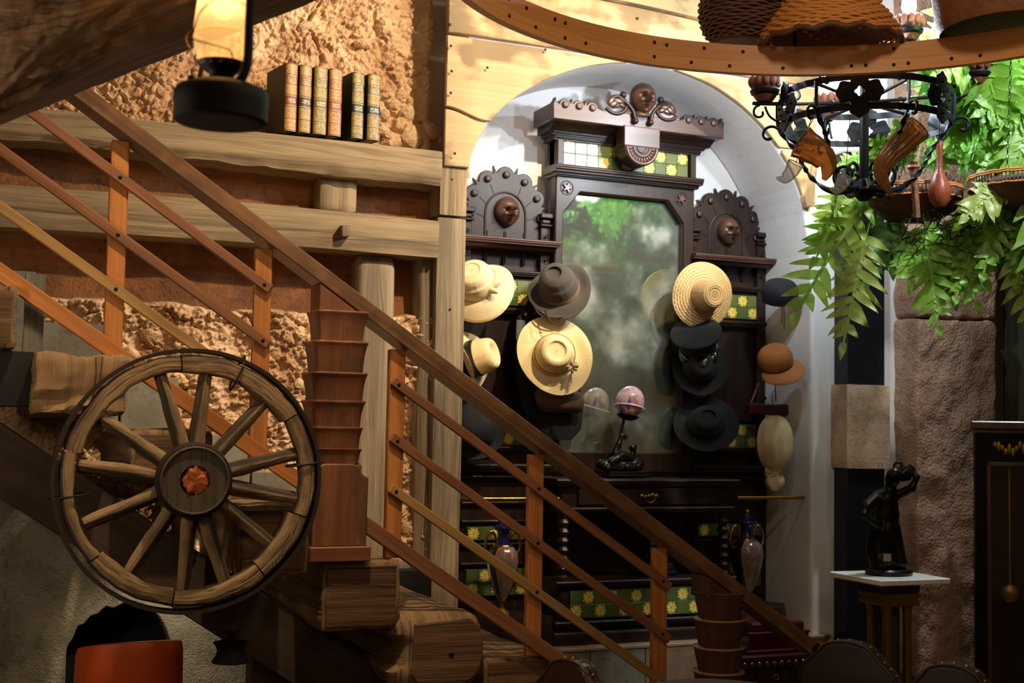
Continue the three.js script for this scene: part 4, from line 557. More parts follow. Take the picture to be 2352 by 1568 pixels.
// dark bowler low left
hat({ label: 'black bowler hat hung low at the left, behind the handrail', pos: at(1095, 985, -0.26), dir: view(1095, 985, -0.1, 0.35, 0.9), mat: M.blackCloth, crown: [[0.1, 0], [0.098, 0.05], [0.085, 0.09], [0.05, 0.118], [0.002, 0.125]], brim: brimP(0.096, 0.14, 0.012, 0.006), sy: 1.1 });
hat({ label: 'black peaked cap with a shiny visor, below the woven straw hat', pos: at(1602, 792, -0.24), dir: view(1602, 792, -0.1, 0.75, 0.6), mat: M.blackCloth, crown: [[0.095, 0], [0.1, 0.03], [0.125, 0.07], [0.12, 0.085], [0.06, 0.092], [0.002, 0.092]], cat: 'cap',
  extra: (g, O) => { part('visor', O(revolve(brimP(0.09, 0.145, -0.03, 0.004), 48, (r, a, z) => { const k = Math.max(0, Math.cos(a + Math.PI / 2)); return [mix(0.09, r, k), z * k]; })), plain(0x0a0a0c, 0.12, { clearcoat: 1 }), g); } });
hat({ label: 'soft black felt hat below the shiny peaked cap', pos: at(1608, 842, -0.25), dir: view(1608, 842, 0.1, 0.2, 0.95), mat: M.blackCloth, crown: crownP(0.09, 0.07, 0.11, 0.04, 0.015), brim: brimP(0.085, 0.14, 0.01, 0.005), sy: 1.05 });
hat({ label: 'charcoal felt hat hung lowest on the right of the mirror', pos: at(1622, 975, -0.26), dir: view(1622, 975, 0.1, 0.4, 0.85), mat: plain(0x15181b, 0.92, { sheen: 0.4, sheenColor: new THREE.Color(0x3a4046) }), crown: crownP(0.09, 0.075, 0.1, 0.04, 0.012), brim: brimP(0.085, 0.15, 0.008, 0.005), sx: 1.1 });
// caps at the right wing
hat({ label: 'navy velvet riding cap with two hanging cords, right end of the stand', pos: at(1790, 690, -0.1), dir: view(1790, 690, 0.05, 0.9, 0.35), mat: plain(0x0a0d15, 0.8, { sheen: 0.5, sheenColor: new THREE.Color(0x28304a) }), crown: [[0.088, 0], [0.093, 0.03], [0.088, 0.07], [0.06, 0.1], [0.002, 0.11]], cat: 'cap',
  extra: (g, O) => { const c = at(1790, 690, -0.1), L = (px, py) => at(px, py, -0.08).sub(c); part('visor', O(revolve(brimP(0.084, 0.12, -0.012, 0.005), 48, (r, a, z) => { const k = Math.max(0, Math.cos(a - 0.1)); return [mix(0.084, r, k), z * k]; })), plain(0x0c0f17, 0.6), g); part('cord', tube([L(1795, 700), L(1796, 725), L(1795, 742)], 0.0025, 8, 5), M.black, g); part('cord', tube([L(1800, 700), L(1801, 730), L(1801, 756)], 0.0025, 8, 5), M.black, g); } });
hat({ label: 'orange-brown straw jockey cap with a peak, below the navy riding cap', pos: at(1782, 838, -0.06), dir: view(1782, 838, -0.1, 0.82, 0.5), mat: M.jockey, crown: [[0.083, 0], [0.087, 0.03], [0.082, 0.065], [0.055, 0.095], [0.002, 0.105]], cat: 'cap',
  extra: (g, O) => part('peak', O(revolve(brimP(0.08, 0.152, -0.03, 0.004), 64, (r, a, z) => { const k = Math.pow(Math.max(0, Math.cos(a + Math.PI / 2 - 0.42)), 0.55); return [mix(0.08, r, k), z * k]; })), M.jockey, g), band: { p: [[0.0845, 0.0], [0.086, 0.006], [0.0865, 0.012]], mat: M.wickerOld } });
{ // cream knotted bonnet
  const c = at(1780, 1018, -0.12), g = thing('bonnet', 'cream cloth bonnet gathered into a hanging knot, lowest at the right end of the stand', 'bonnet', c);
  const d = view(1780, 1018, 0, 0, 1), r = camR.clone(), u = d.clone().cross(r).normalize(); const secs = []; for (let k = 0; k <= 18; k++) { const t = k / 18, a = t * Math.PI; secs.push({ c: u.clone().multiplyScalar(0.14 * Math.cos(a)).addScaledVector(d, 0.03 * Math.sin(a)), rx: 0.086 * Math.sin(a) ** 0.8 + 0.004, ry: 0.07 * Math.sin(a) ** 0.8 + 0.004, x: r, y: d, f: (b) => 1 + 0.035 * Math.cos(b * 11 + 0.6) + 0.03 * Math.cos(b * 6 + t * 3) }); }
  part('bonnet_body', loft(secs, 48), M.bonnet, g);
  const kn = []; for (let k = 0; k <= 10; k++) { const t = k / 10; kn.push({ c: u.clone().multiplyScalar(-0.135 - 0.1 * t).addScaledVector(r, -0.006 + 0.004 * t).addScaledVector(d, 0.02), rx: 0.02 + 0.026 * Math.sin(t * 3.0), ry: 0.016 + 0.014 * Math.sin(t * 3), x: r, y: d, f: (b) => 1 + 0.12 * Math.cos(b * 5 + t * 2) }); }
  part('bonnet_tail', loft(kn, 30), M.bonnet, g); part('bonnet_knot', new THREE.TorusKnotGeometry(0.017, 0.009, 60, 8, 2, 3).scale(1.4, 0.9, 0.9).applyMatrix4(new THREE.Matrix4().makeBasis(r, u, d)).translate(...u.clone().multiplyScalar(-0.14).addScaledVector(d, 0.035).addScaledVector(r, -0.014).toArray()), M.bonnet, g);
}
{ // burgundy bag
  const c = at(1762, 940, -0.24), g = thing('handbag', 'flat burgundy clutch bag with a thin strap, hung above the cream bonnet', 'bag', c);
  part('bag_body', cbox(0.225, 0.056, 0.07, 0.008).rotateY(-0.1), plain(0x4a1220, 0.45), g); const L = (px, py, z = -0.27) => at(px, py, z).sub(c); part('strap', tube([L(1725, 925), L(1733, 905), L(1742, 880)], 0.005, 10, 6), plain(0x9c6a50, 0.5), g); part('strap', tube([L(1782, 922), L(1781, 895), L(1780, 872)], 0.003, 10, 6), M.black, g);
}
{ // dark coat and folded cloth left of the mirror
  const cloth = (rows, n, fold, seed) => { const secs = rows.map(([px0, px1, py, z, dd], i) => { const a = at(px0, py, z), b = at(px1, py, z), c = a.clone().add(b).multiplyScalar(0.5); return { c, rx: a.distanceTo(b) / 2, ry: dd, x: V(1, 0, 0), y: V(0, 0, 1), f: (w) => 1 + fold * Math.cos(w * 9 + i * 0.3 + seed) + fold * 0.7 * Math.cos(w * 5 - i * 0.5) }; }); return loft(secs, n); };
  const g = thing('coat', 'black coat hanging under the straw sun hat at the left of the mirror', 'coat'); part('coat_body', cloth([[1215, 1290, 690, -0.31, 0.02], [1190, 1300, 730, -0.29, 0.035], [1184, 1310, 800, -0.28, 0.045], [1188, 1330, 880, -0.28, 0.05], [1205, 1335, 940, -0.28, 0.05], [1225, 1330, 985, -0.28, 0.045], [1255, 1310, 1010, -0.28, 0.03]], 44, 0.06, 1), M.blackCloth, g); part('coat_collar', cloth([[1186, 1206, 735, -0.25, 0.008], [1184, 1204, 775, -0.245, 0.012], [1190, 1200, 800, -0.245, 0.008]], 16, 0.05, 2), plain(0x5a5a58, 0.6), g); part('button', new THREE.SphereGeometry(0.009, 12, 8).translate(...at(1208, 722, -0.245).toArray()), M.brass, g);
  one('cloth_cap', 'dark brown flat cloth cap tucked under the straw sun hat', 'cap', cloth([[1238, 1322, 893, -0.2, 0.02], [1228, 1338, 905, -0.19, 0.035], [1232, 1340, 925, -0.19, 0.04], [1240, 1335, 942, -0.2, 0.03], [1250, 1325, 948, -0.21, 0.012]], 36, 0.03, 3), grain([84, 62, 46], 0.5, 20, 311, [50, 36, 28], 0.001));
}

// ---------- books ----------
{
  const spine = (base, lab, seed, pale) => { const B = c255(base), L = c255(lab); return tex(64, 256, (u, v) => { // v up the spine
    const bands = [0.01, 0.185, 0.36, 0.53, 0.69, 0.84, 0.99]; let c = mix3(B, [0.78, 0.64, 0.30], 0.72 * sstep(0.42, 0.56, fbm(Math.abs(u - 0.5) * 26, v * 64, seed, 2)) * (Math.abs(u - 0.5) < 0.42 ? 1 : 0.3));
    const inB = (a, b) => v > a && v < b; if (inB(0.38, 0.515)) { c = L; if (Math.abs(u - 0.5) < 0.33 && (Math.abs(v - 0.465) < 0.012 || Math.abs(v - 0.43) < 0.012) && n2(u * 40, Math.floor(v * 60), seed) > 0.45) c = [0.82, 0.72, 0.46]; } if (inB(0.705, 0.83)) { c = mix3(B, L, 0.3); const row = (v - 0.705) / 0.125 * 5; if (row % 1 < 0.5 && Math.abs(u - 0.5) < 0.36 && n2(u * 30, Math.floor(row), seed + 2) > 0.35) c = [0.80, 0.68, 0.38]; }
    for (const b of bands) { const d = Math.abs(v - b); if (d < 0.006) c = pale.map((x) => x * 0.35); else if (d < 0.012) c = [0.76, 0.60, 0.28]; } return c; }); };
  const S = [[[152, 100, 56], [122, 56, 36]], [[142, 100, 60], [70, 44, 40]], [[112, 96, 50], [104, 84, 44]], [[150, 84, 44], [140, 58, 34]], [[104, 88, 48], [32, 34, 40]], [[112, 90, 52], [34, 34, 42]]];
  const PX = [[653, 683, 137, 301], [686, 716, 143, 305], [719, 753, 148, 310], [754, 786, 152, 313], [807, 837, 157, 318], [843, 875, 159, 322]];
  const names = ['first from the left', 'second from the left', 'olive one, third from the left', 'reddish one, fourth from the left', 'left one of the dark-labelled pair', 'rightmost book with a dark label'];
  PX.forEach(([a, b, t, l], i) => { const zf = 0.045, yb = 2.836, w = (at(b, 220, zf).x - at(a, 220, zf).x) * 0.985, h = 0.288 - (i > 3 ? 0.002 : 0), x = (at(a, l, zf).x + at(b, l, zf).x) / 2, dpt = 0.2, g = thing('book', `old gilt-spined book on the upper beam, ${names[i]}`, 'book', V(x, yb, zf), 'old books on the beam'); g.rotation.y = 0.2;
    const B = S[i][0]; const cov = plain(new THREE.Color(...c255(i > 3 || i === 0 ? [46, 44, 34] : [58, 48, 36])).convertSRGBToLinear(), 0.6);
    const ms = new THREE.MeshPhysicalMaterial({ map: spine(S[i][0], S[i][1], 400 + i * 7, S[i][1].map((v) => v / 255)), roughness: 0.42, clearcoat: 0.2 }); ms.map.wrapS = ms.map.wrapT = THREE.ClampToEdgeWrapping;
    const sg = new THREE.PlaneGeometry(w, h, 12, 24), p = sg.attributes.position; for (let k = 0; k < p.count; k++) { const xx = p.getX(k) / (w / 2), vv = p.getY(k) / h + 0.5; let z = 0.011 * Math.sqrt(Math.max(0, 1 - xx * xx * 0.96)) - 0.011; for (const bb of [0.185, 0.36, 0.53, 0.69, 0.84]) z += 0.0018 * Math.exp(-(((vv - bb) / 0.012) ** 2)); p.setZ(k, z); } sg.computeVertexNormals();
    const cap = []; for (let k = 0; k <= 12; k++) { const xx = -1 + k / 6; cap.push([xx * w / 2, 0.011 * Math.sqrt(Math.max(0, 1 - xx * xx * 0.96)) - 0.0125]); } cap.push([w / 2, -dpt], [w / 2 - 0.003, -dpt], [w / 2 - 0.003, -0.02], [-w / 2 + 0.003, -0.02], [-w / 2 + 0.003, -dpt], [-w / 2, -dpt]);
    part('cover', flipG(gUV(extr(sh(cap), h, 0.001).applyMatrix4(new THREE.Matrix4().makeBasis(V(1, 0, 0), V(0, 0, 1), V(0, 1, 0))))), cov, g);
    part('spine', fin(sg.translate(0, h / 2, 0.0006)), ms, g); part('pages', cboxAt(-w / 2 + 0.004, w / 2 - 0.004, 0.004, h - 0.005, -dpt + 0.004, -0.02, 0.001), plain(0xc8b48a, 0.9), g); });
}

// ---------- hewn beam, lantern ----------
{
  const P = (px, py, d) => atD(px, py, d); // corners: back-bottom, front-bottom, front-top, back-top at both ends
  const end = (bb, fb, ft, bt) => [bb, fb, ft, bt];
  const A = end(P(-260, 390, 3.5), P(-260, 395, 3.05), P(-290, 60, 2.95), P(-270, 110, 3.4)), B = end(P(900, -50, 3.3), P(560, -215, 2.45), P(430, -620, 2.3), P(800, -400, 3.1));
  const g = new THREE.PlaneGeometry(1, 1, 160, 80), p = g.attributes.position, q = V();
  for (let i = 0; i < p.count; i++) { const t = p.getX(i) + 0.5, s = (p.getY(i) + 0.5) * 4, k = Math.min(3, Math.floor(s)), f = s - k, f2 = f, a = A[k].clone().lerp(A[(k + 1) % 4], f2), b = B[k].clone().lerp(B[(k + 1) % 4], f2); q.copy(a).lerp(b, t); const c = A.reduce((m, v) => m.add(v), V()).multiplyScalar(0.25).lerp(B.reduce((m, v) => m.add(v), V()).multiplyScalar(0.25), t);
    const edge = Math.pow(Math.abs(f - 0.5) * 2, 8), out = q.clone().sub(c).normalize(); const kk = s % 4; q.addScaledVector(out, -0.03 * edge + 0.045 * (fbm3(q.x * 2.5, q.y * 2.5, q.z * 2.5, 5, 3) - 0.5) + 0.03 * (fbm(t * 6, kk * 30, 9, 4) - 0.5) + (Math.abs(s - 1) < 0.45 ? 0.075 * (fbm(t * 9, s * 26, 19, 4) - 0.55) : 0)); p.setXYZ(i, q.x, q.y, q.z); }
  g.deleteAttribute('normal'); g.deleteAttribute('uv'); const h = mergeVertices(g, 1e-4), r = toCreasedNormals(h, 0.7); // uv along the beam
  const rr2 = fin(r), d = B[0].clone().sub(A[0]).normalize(), n1 = V(0, 1, 0).addScaledVector(d, -d.y).normalize(), n2v = d.clone().cross(n1), pp = rr2.attributes.position; for (let i = 0; i < pp.count; i++) { q.fromBufferAttribute(pp, i); rr2.attributes.uv.setXY(i, q.dot(n2v) + q.dot(n1), q.dot(d)); }
  one('rafter_beam', 'large rough-hewn dark rafter slanting across the upper left corner', 'beam', rr2, M.hewn);
}
{
  const c = atD(507, 245, 2.5), g = thing('hurricane_lantern', 'lit black hurricane lantern with a glass chimney, hanging before the old books', 'lantern', c), k = 2.5 / FPX; // metres per pixel there
  const L = (pts, seg = 48) => lathe(pts.map(([r, y]) => [r * k, y * k]), seg);
  part('fuel_tank', L([[0, -38], [80, -38], [101, -38], [106, -34], [107, -10], [105, 0], [108, 6], [107, 30], [100, 40], [70, 52], [45, 58], [0, 58]]), M.ironDull, g);
  part('burner_cup', L([[0, 56], [22, 56], [26, 64], [30, 76], [48, 88], [56, 96], [57, 101], [50, 100], [36, 94], [0, 92]]), M.nail, g);
  for (let i = 0; i < 14; i++) { const a = i / 14 * 2 * Math.PI; part('burner_hole', new THREE.SphereGeometry(3.2 * k, 8, 6).translate(51 * k * Math.cos(a), 93 * k, 51 * k * Math.sin(a)), M.brass, g); }
  const glass = new THREE.MeshPhysicalMaterial({ color: 0xffe8c4, roughness: 0.45, transmission: 1, thickness: 0, ior: 1.3 });
  part('glass_chimney', L([[44, 100], [56, 112], [64, 135], [67, 160], [66, 190], [62, 230], [56, 275], [50, 330]]), glass, g);
  part('glass_rim', new THREE.TorusGeometry(65.5 * k, 1.2 * k, 6, 40).rotateX(Math.PI / 2).translate(0, 168 * k, 0), glass, g);
  const bulb = part('lamp_bulb', L([[0, 205], [16, 210], [32, 228], [38, 250], [39, 290], [36, 340], [0, 350]], 32), new THREE.MeshStandardMaterial({ color: 0xffe2b0, emissive: new THREE.Color(1, 0.62, 0.25), emissiveIntensity: 1.7 }), g, 'glowing frosted bulb');
  // side tube frame on both sides, wire guard, bail loops, filler cap
  const rgt = camR.clone().setY(0).normalize();
  const at2 = (x, y, z = 0) => rgt.clone().multiplyScalar(x * k).add(V(0, y * k, 0)).add(V(rgt.z * -1, 0, rgt.x).multiplyScalar(z * k));
  part('side_tube', tube([at2(44, 36, 58), at2(60, 52, 62), at2(70, 80, 62), at2(72, 180, 60), at2(72, 300, 58), at2(74, 460, 50)], 10.5 * k, 50, 12), M.ironDull, g);
  part('side_tube', tube([at2(-72, 44, -30), at2(-66, 60, -40), at2(-56, 120, -44), at2(-50, 250, -44), at2(-48, 460, -40)], 6 * k, 50, 12), M.ironDull, g);
  part('wire_guard', [tube([at2(34, 98, 44), at2(30, 115, 58), at2(10, 120, 66), at2(-20, 128, 66), at2(-62, 150, 36), at2(-60, 162, 34), at2(-40, 205, 54), at2(-5, 230, 62), at2(30, 232, 58), at2(66, 224, 30)], 1.6 * k, 90, 6)], M.rustRim, g);
  part('wire_guard', tube([at2(-44, 98, 20), at2(-66, 112, 20), at2(-70, 130, 14), at2(-66, 158, 10)], 1.4 * k, 30, 6), M.rustRim, g);
  for (const s of [-1, 1]) part('loop_handle', tube([at2(s * 62, 178, 6), at2(s * 78, 172, 6), at2(s * 84, 158, 6), at2(s * 78, 140, 6), at2(s * 64, 128, 6)], 1.8 * k, 30, 6), M.brass, g);
  part('filler_cap', L([[0, 44], [14, 44], [14, 50], [9, 52], [9, 66], [0, 67]], 16).translate(...at2(-62, -4, 30).toArray()), M.ironDull, g);
  part('lantern_hood', L([[0, 470], [50, 330], [58, 326], [90, 460], [84, 470]], 32), M.ironDull, g);
  part('hanging_wire', new THREE.CylinderGeometry(0.002, 0.002, 4.7 - c.y - 440 * k, 6).translate(0, 440 * k + (4.7 - c.y - 440 * k) / 2, 0), M.ironDull, g);
  const pl = new THREE.PointLight(new THREE.Color(1, 0.62, 0.26), 0.22); pl.position.set(0, 262 * k, 0); pl.castShadow = true; pl.shadow.radius = 1.6; pl.name = 'lantern_light'; g.add(pl);
}

// ---------- suspended ring shelf with baskets ----------
const RC = V(2.165, 0, 2.663), RR = 1.135;
{
  const g = thing('ring_shelf', 'broad bent-wood hoop shelf hanging high before the arch, studded with nails', 'shelf', V(RC.x, 2.86, RC.z));
  const pr = [[RR, 0], [RR + 0.002, 0.1], [RR + 0.03, 0.1], [RR + 0.03, 0], [RR, 0]];
  const q = new THREE.LatheGeometry(pr.map(([x, y]) => new THREE.Vector2(x, y)), 160), uv = q.attributes.uv, p = q.attributes.position; for (let i = 0; i < p.count; i++) { const a = Math.atan2(p.getX(i), p.getZ(i)); uv.setXY(i, p.getY(i) * 1 + 0.2 * (Math.hypot(p.getX(i), p.getZ(i)) - RR), a * RR); }
  part('hoop_band', fin(toCreasedNormals(q, 0.6)), M.band, g);
  const top = new THREE.RingGeometry(RR - 0.005, RR + 0.3, 120, 1).rotateX(-Math.PI / 2).translate(0, 0.112, 0);
  for (let i = 0; i < 40; i++) { const a = 1.9 + i / 40 * 2.5 + (i % 2) * 0.02; for (const y of [0.024, 0.076]) { if (hash2(i, y * 1000, 3) < 0.66) continue; part('nail', new THREE.SphereGeometry(0.0065, 8, 6).scale(1, 1, 0.35).rotateY(a).translate(Math.sin(a) * (RR - 0.001), y + 0.006 * (hash2(i, 4, y * 99) - 0.5), Math.cos(a) * (RR - 0.001)), M.nail, g); } }
  for (let i = 0; i < 6; i++) { const a = 0.6 + i * Math.PI / 3; part('hanger_rod', new THREE.CylinderGeometry(0.006, 0.006, 1.76, 6).translate(Math.sin(a) * (RR + 0.015), 0.98, Math.cos(a) * (RR + 0.015)), M.iron, g); }
}
// a woven basket: horizontal wale of twisted rods on a radius profile
function basketWeave(prof, rods, rowsN, seg, rodR) {
  const out = [], cv = new THREE.SplineCurve(prof.map(([r, y]) => new THREE.Vector2(r, y)));
  for (let k = 0; k < rowsN; k++) { const p = cv.getPoint(k / (rowsN - 1)), pts = []; for (let j = 0; j < seg; j++) { const a = j / seg * 2 * Math.PI; const w = ((j + k) % 2 ? 1 : -1) * rodR * 0.8; pts.push(V((p.x + w) * Math.cos(a), p.y + rodR * 0.5 * Math.sin(a * 5 + k), (p.x + w) * Math.sin(a))); } out.push(tube(pts, rodR, seg * 3, 5, true)); }
  return out;
}
{
  const onRing = (px, r) => { const d = ray(px, 90); d.y = 0; d.normalize(); const o = V(EYE.x - RC.x, 0, EYE.z - RC.z), b = o.dot(d), cc = o.lengthSq() - r * r, t = -b + Math.sqrt(Math.max(0, b * b - cc)); return V(EYE.x + d.x * t, 0, EYE.z + d.z * t); };
  const p1 = onRing(1905, RR + 0.03), g = thing('wicker_basket', 'large brown wicker basket with flared foot standing on the hoop shelf', 'basket', V(p1.x, 2.962, p1.z));
  const prof = [[0.245, 0.01], [0.235, 0.05], [0.205, 0.095], [0.175, 0.14], [0.175, 0.19], [0.2, 0.25], [0.225, 0.32]];
  basketWeave(prof, 0, 30, 44, 0.0062).forEach((q) => part('woven_row', fin(q), M.wicker, g));
  const foot = []; for (let j = 0; j < 60; j++) { const a = j / 60 * 2 * Math.PI; foot.push(V(0.247 * Math.cos(a), 0.006 + 0.006 * Math.sin(a * 15), 0.247 * Math.sin(a))); } part('plaited_foot', tube(foot, 0.0105, 140, 6, true), M.wickerDark, g);
  for (let j = 0; j < 26; j++) { const a = j / 26 * 2 * Math.PI; part('stake', tube(prof.map(([r, y]) => V((r - 0.006) * Math.cos(a), y, (r - 0.006) * Math.sin(a))), 0.005, 14, 5), M.wickerDark, g); }
  part('basket_floor', new THREE.CylinderGeometry(0.165, 0.165, 0.008, 32).translate(0, 0.15, 0), M.wickerDark, g); part('added_dark_liner', lathe(prof.slice(1).map(([r, y]) => [r - 0.012, y]), 48), M.wickerDark, g);  // dark liner added to close the weave and paint the shaded inside
  const p2 = onRing(1705, RR + 0.1), g2 = thing('wicker_basket', 'small dark wicker basket at the top edge, left of the large one', 'basket', V(p2.x, 3.0, p2.z));
  basketWeave([[0.1, 0.0], [0.135, 0.04], [0.15, 0.09], [0.15, 0.14]], 0, 16, 30, 0.0058).forEach((q) => part('woven_row', fin(q), M.wickerDark, g2)); part('basket_floor', new THREE.CylinderGeometry(0.1, 0.09, 0.012, 28), M.wickerDark, g2); part('added_dark_liner', lathe([[0.09, 0], [0.124, 0.04], [0.139, 0.09], [0.139, 0.14]], 40), M.wickerDark, g2); for (let j = 0; j < 3; j++) { const a = j * 2.1; part('hanging_cord', tube([V(0.15 * Math.cos(a), 0.14, 0.15 * Math.sin(a)), V(0, 0.7, 0), V(0, 1.7, 0)], 0.003, 12, 5), M.wickerOld, g2); }  // same added liner, darkening the inside of the small basket
  const p3 = onRing(2330, RR + 0.06), g3 = thing('wicker_basket', 'big smooth brown basket at the upper right corner, on the hoop shelf', 'basket', V(p3.x, 2.962, p3.z));
  part('basket_wall', gUV(lathe([[0.24, 0], [0.25, 0.02], [0.275, 0.2], [0.29, 0.4], [0.282, 0.4], [0.262, 0.2], [0.232, 0.012]], 64), 1), M.basketSmooth = grain([126, 72, 38], 0.6, 30, 321, [84, 46, 24], 0.003, 0.6), g3); part('basket_floor', new THREE.CylinderGeometry(0.238, 0.238, 0.01, 48).translate(0, 0.035, 0), M.wickerOld, g3);
}

// ---------- wrought-iron chandelier ----------
const CH = atD(1985, 258, 5.2);
{
  const g = thing('iron_chandelier', 'black wrought-iron ring chandelier with pierced plates, scrolls and turned wooden cups', 'chandelier', CH);
  const k = 5.2 / FPX, R1 = 0.325, yU = 0.06, yL = -0.055;
  const ringG = (y, h) => { const q = new THREE.LatheGeometry([[R1, y - h], [R1 + 0.008, y - h], [R1 + 0.009, y + h], [R1, y + h], [R1, y - h]].map(([a, b]) => new THREE.Vector2(a, b)), 96), p = q.attributes.position; for (let i = 0; i < p.count; i++) { const a = Math.atan2(p.getZ(i), p.getX(i)), s = 1 + 0.008 * Math.sign(Math.sin(a * 48)) * (p.getY(i) > y ? 1 : 0.4); p.setXYZ(i, p.getX(i) * s, p.getY(i), p.getZ(i) * s); } return toCreasedNormals(q, 0.5); };
  part('ring_band', ringG(yU, 0.012), M.iron, g); part('ring_band', ringG(yL, 0.012), M.iron, g);
  const plate = (() => { const s = new THREE.Shape(); for (let i = 0; i <= 80; i++) { const a = i / 80 * 2 * Math.PI, r = 0.072 + 0.016 * Math.cos(4 * a) - 0.006 * Math.cos(8 * a) + 0.005 * Math.cos(12 * a); const x = Math.cos(a) * r * 1.02, y = Math.sin(a) * r * 1.12; i ? s.lineTo(x, y) : s.moveTo(x, y); } const h = new THREE.Path(); for (let i = 0; i <= 24; i++) { const a = -i / 24 * 2 * Math.PI, r = 0.016 + 0.003 * Math.cos(4 * a); i ? h.lineTo(r * Math.cos(a), r * Math.sin(a)) : h.moveTo(r, 0); } s.holes.push(h); return s; })();
  const a0 = Math.atan2(EYE.z - CH.z, EYE.x - CH.x);
  for (let i = 0; i < 6; i++) { const a = a0 + 0.05 + i * Math.PI / 3, q = extr(plate, 0.006, 0.0015); const p = q.attributes.position; for (let j = 0; j < p.count; j++) { const x = p.getX(j), z = p.getZ(j), y = p.getY(j) * 1.05; const b = x / (R1 + 0.012); p.setXYZ(j, Math.sin(b) * (R1 + 0.012 + z), y, Math.cos(b) * (R1 + 0.012 + z)); } q.computeVertexNormals();
    const pl = part('pierced_plate', fin(q.rotateY(Math.PI / 2 - a)), M.iron, g); for (const [rx, ry] of [[0.05, 0], [-0.05, 0], [0, 0.06], [0, -0.06], [0.03, 0.03], [-0.03, 0.03], [0.03, -0.03], [-0.03, -0.03]]) { const b = rx / R1, rad = R1 + 0.02; part('rivet', new THREE.SphereGeometry(0.0055, 8, 6).translate(Math.sin(b) * rad, ry, Math.cos(b) * rad).rotateY(Math.PI / 2 - a), M.iron, pl); } }
  part('centre_post', new THREE.CylinderGeometry(0.018, 0.018, 0.62, 12).translate(0, -0.01, 0), M.iron, g);
  part('hub', lathe([[0, -0.36], [0.02, -0.355], [0.045, -0.33], [0.05, -0.315], [0.035, -0.29], [0.025, -0.27], [0, -0.265]], 24), M.iron, g);
  part('suspension_rod', new THREE.CylinderGeometry(0.009, 0.009, 4.7 - CH.y - 0.3, 8).translate(0, 0.3 + (4.7 - CH.y - 0.3) / 2, 0), M.iron, g);
  const spiral = (cx, cy, r0, r1, a1, n, dir, put) => { const pts = []; for (let i = 0; i <= n; i++) { const t = i / n, r = mix(r0, r1, t), a = a1 + dir * t * 5.2; pts.push(put(cx + r * Math.cos(a), cy + r * Math.sin(a))); } return pts; };
  // twisted flat bars from hub to ring, scroll ends
  const twist = (pts, w, t, turns) => { const cv = new THREE.CatmullRomCurve3(pts), n = 40, secs = [], fr = cv.computeFrenetFrames(n); for (let i = 0; i <= n; i++) { const s = i / n, a = sstep(0.2, 0.8, s) * turns * 2 * Math.PI, N = fr.normals[i], B = fr.binormals[i]; secs.push({ c: cv.getPointAt(s), rx: w, ry: t, x: N.clone().multiplyScalar(Math.cos(a)).addScaledVector(B, Math.sin(a)), y: B.clone().multiplyScalar(Math.cos(a)).addScaledVector(N, -Math.sin(a)) }); } return loft(secs, 8); };
  for (let i = 0; i < 6; i++) { const a = a0 + 0.55 + i * Math.PI / 3, put = (r, y) => V(Math.cos(a) * r, y, Math.sin(a) * r);
    part('twisted_arm', twist([put(0.03, -0.31), put(0.12, -0.315), put(0.2, -0.26), put(0.27, -0.14), put(R1 + 0.004, -0.055), put(R1 + 0.012, 0.06)], 0.011, 0.0045, 3), M.iron, g);
    part('scroll', tube(spiral(R1 + 0.045, -0.075, 0.045, 0.012, Math.PI, 30, -1, put), 0.0065, 50, 6), M.iron, g);
    part('scroll', tube(spiral(0.07, -0.25, 0.055, 0.016, -1.2, 30, 1, put), 0.007, 50, 6), M.iron, g);
    part('scroll', tube(spiral(R1 - 0.05, 0.08, 0.04, 0.012, 0, 30, 1, put), 0.0055, 50, 6), M.iron, g);
    part('spoke_bar', gUV(bar(put(0.01, yU - 0.02), put(R1, yU - 0.01), 0.012, 0.012), 1), M.iron, g); }
  // arms with wooden cups and candle bulbs
  const cups = [[1757, 222, 5.2], [2245, 184, 5.25], [1905, 262, 5.55], [2088, 82, 5.45]].map(([px, py, d]) => { const q = atD(px, py, d).sub(CH); return [Math.atan2(q.z, q.x), Math.hypot(q.x, q.z), q.y]; });
  const cupMat = grain([120, 66, 42], 0.7, 20, 331, [60, 32, 22], 0.003, 0.55);
  cups.forEach(([a, r, y], i) => { const put = (q, h) => V(Math.cos(a) * q, h, Math.sin(a) * q), c = put(r, y);
    const arm = part('cup_arm', [fin(bar(put(y > 0.2 ? 0.012 : R1, y - 0.028), put(r + 0.05, y - 0.028), 0.014, 0.014)), fin(tube(spiral(r + 0.02, y - 0.065, 0.03, 0.01, Math.PI / 2, 24, -1, put), 0.005, 40, 6)), fin(tube([put(Math.min(R1, r - 0.02), y - 0.11), put(Math.min(R1 + 0.05, r - 0.01), y - 0.08), put(r, y - 0.04)], 0.005, 20, 6))], M.iron, g);
    const beads = []; const cup = part('wooden_cup', fin(lathe([[0, 0], [0.03, 0], [0.045, 0.02], [0.03, 0.035], [0.05, 0.055], [0.058, 0.075], [0.05, 0.1], [0.03, 0.1], [0.028, 0.075], [0, 0.07]], 28).translate(c.x, y - 0.02, c.z)), cupMat, g);
    for (let j = 0; j < 12; j++) { const b = j / 12 * 2 * Math.PI; part('carved_lobe', new THREE.SphereGeometry(0.017, 12, 10).scale(1, 1.5, 1).translate(c.x + 0.05 * Math.cos(b), y + 0.06, c.z + 0.05 * Math.sin(b)), cupMat, cup); }
    part('cup_saucer', lathe([[0, 0.03], [0.055, 0.03], [0.06, 0.042], [0.054, 0.05], [0, 0.05]], 28).translate(c.x, y - 0.02, c.z), M.iron, cup);
    const col = new THREE.Color(0.76, 0.88, 1.0);
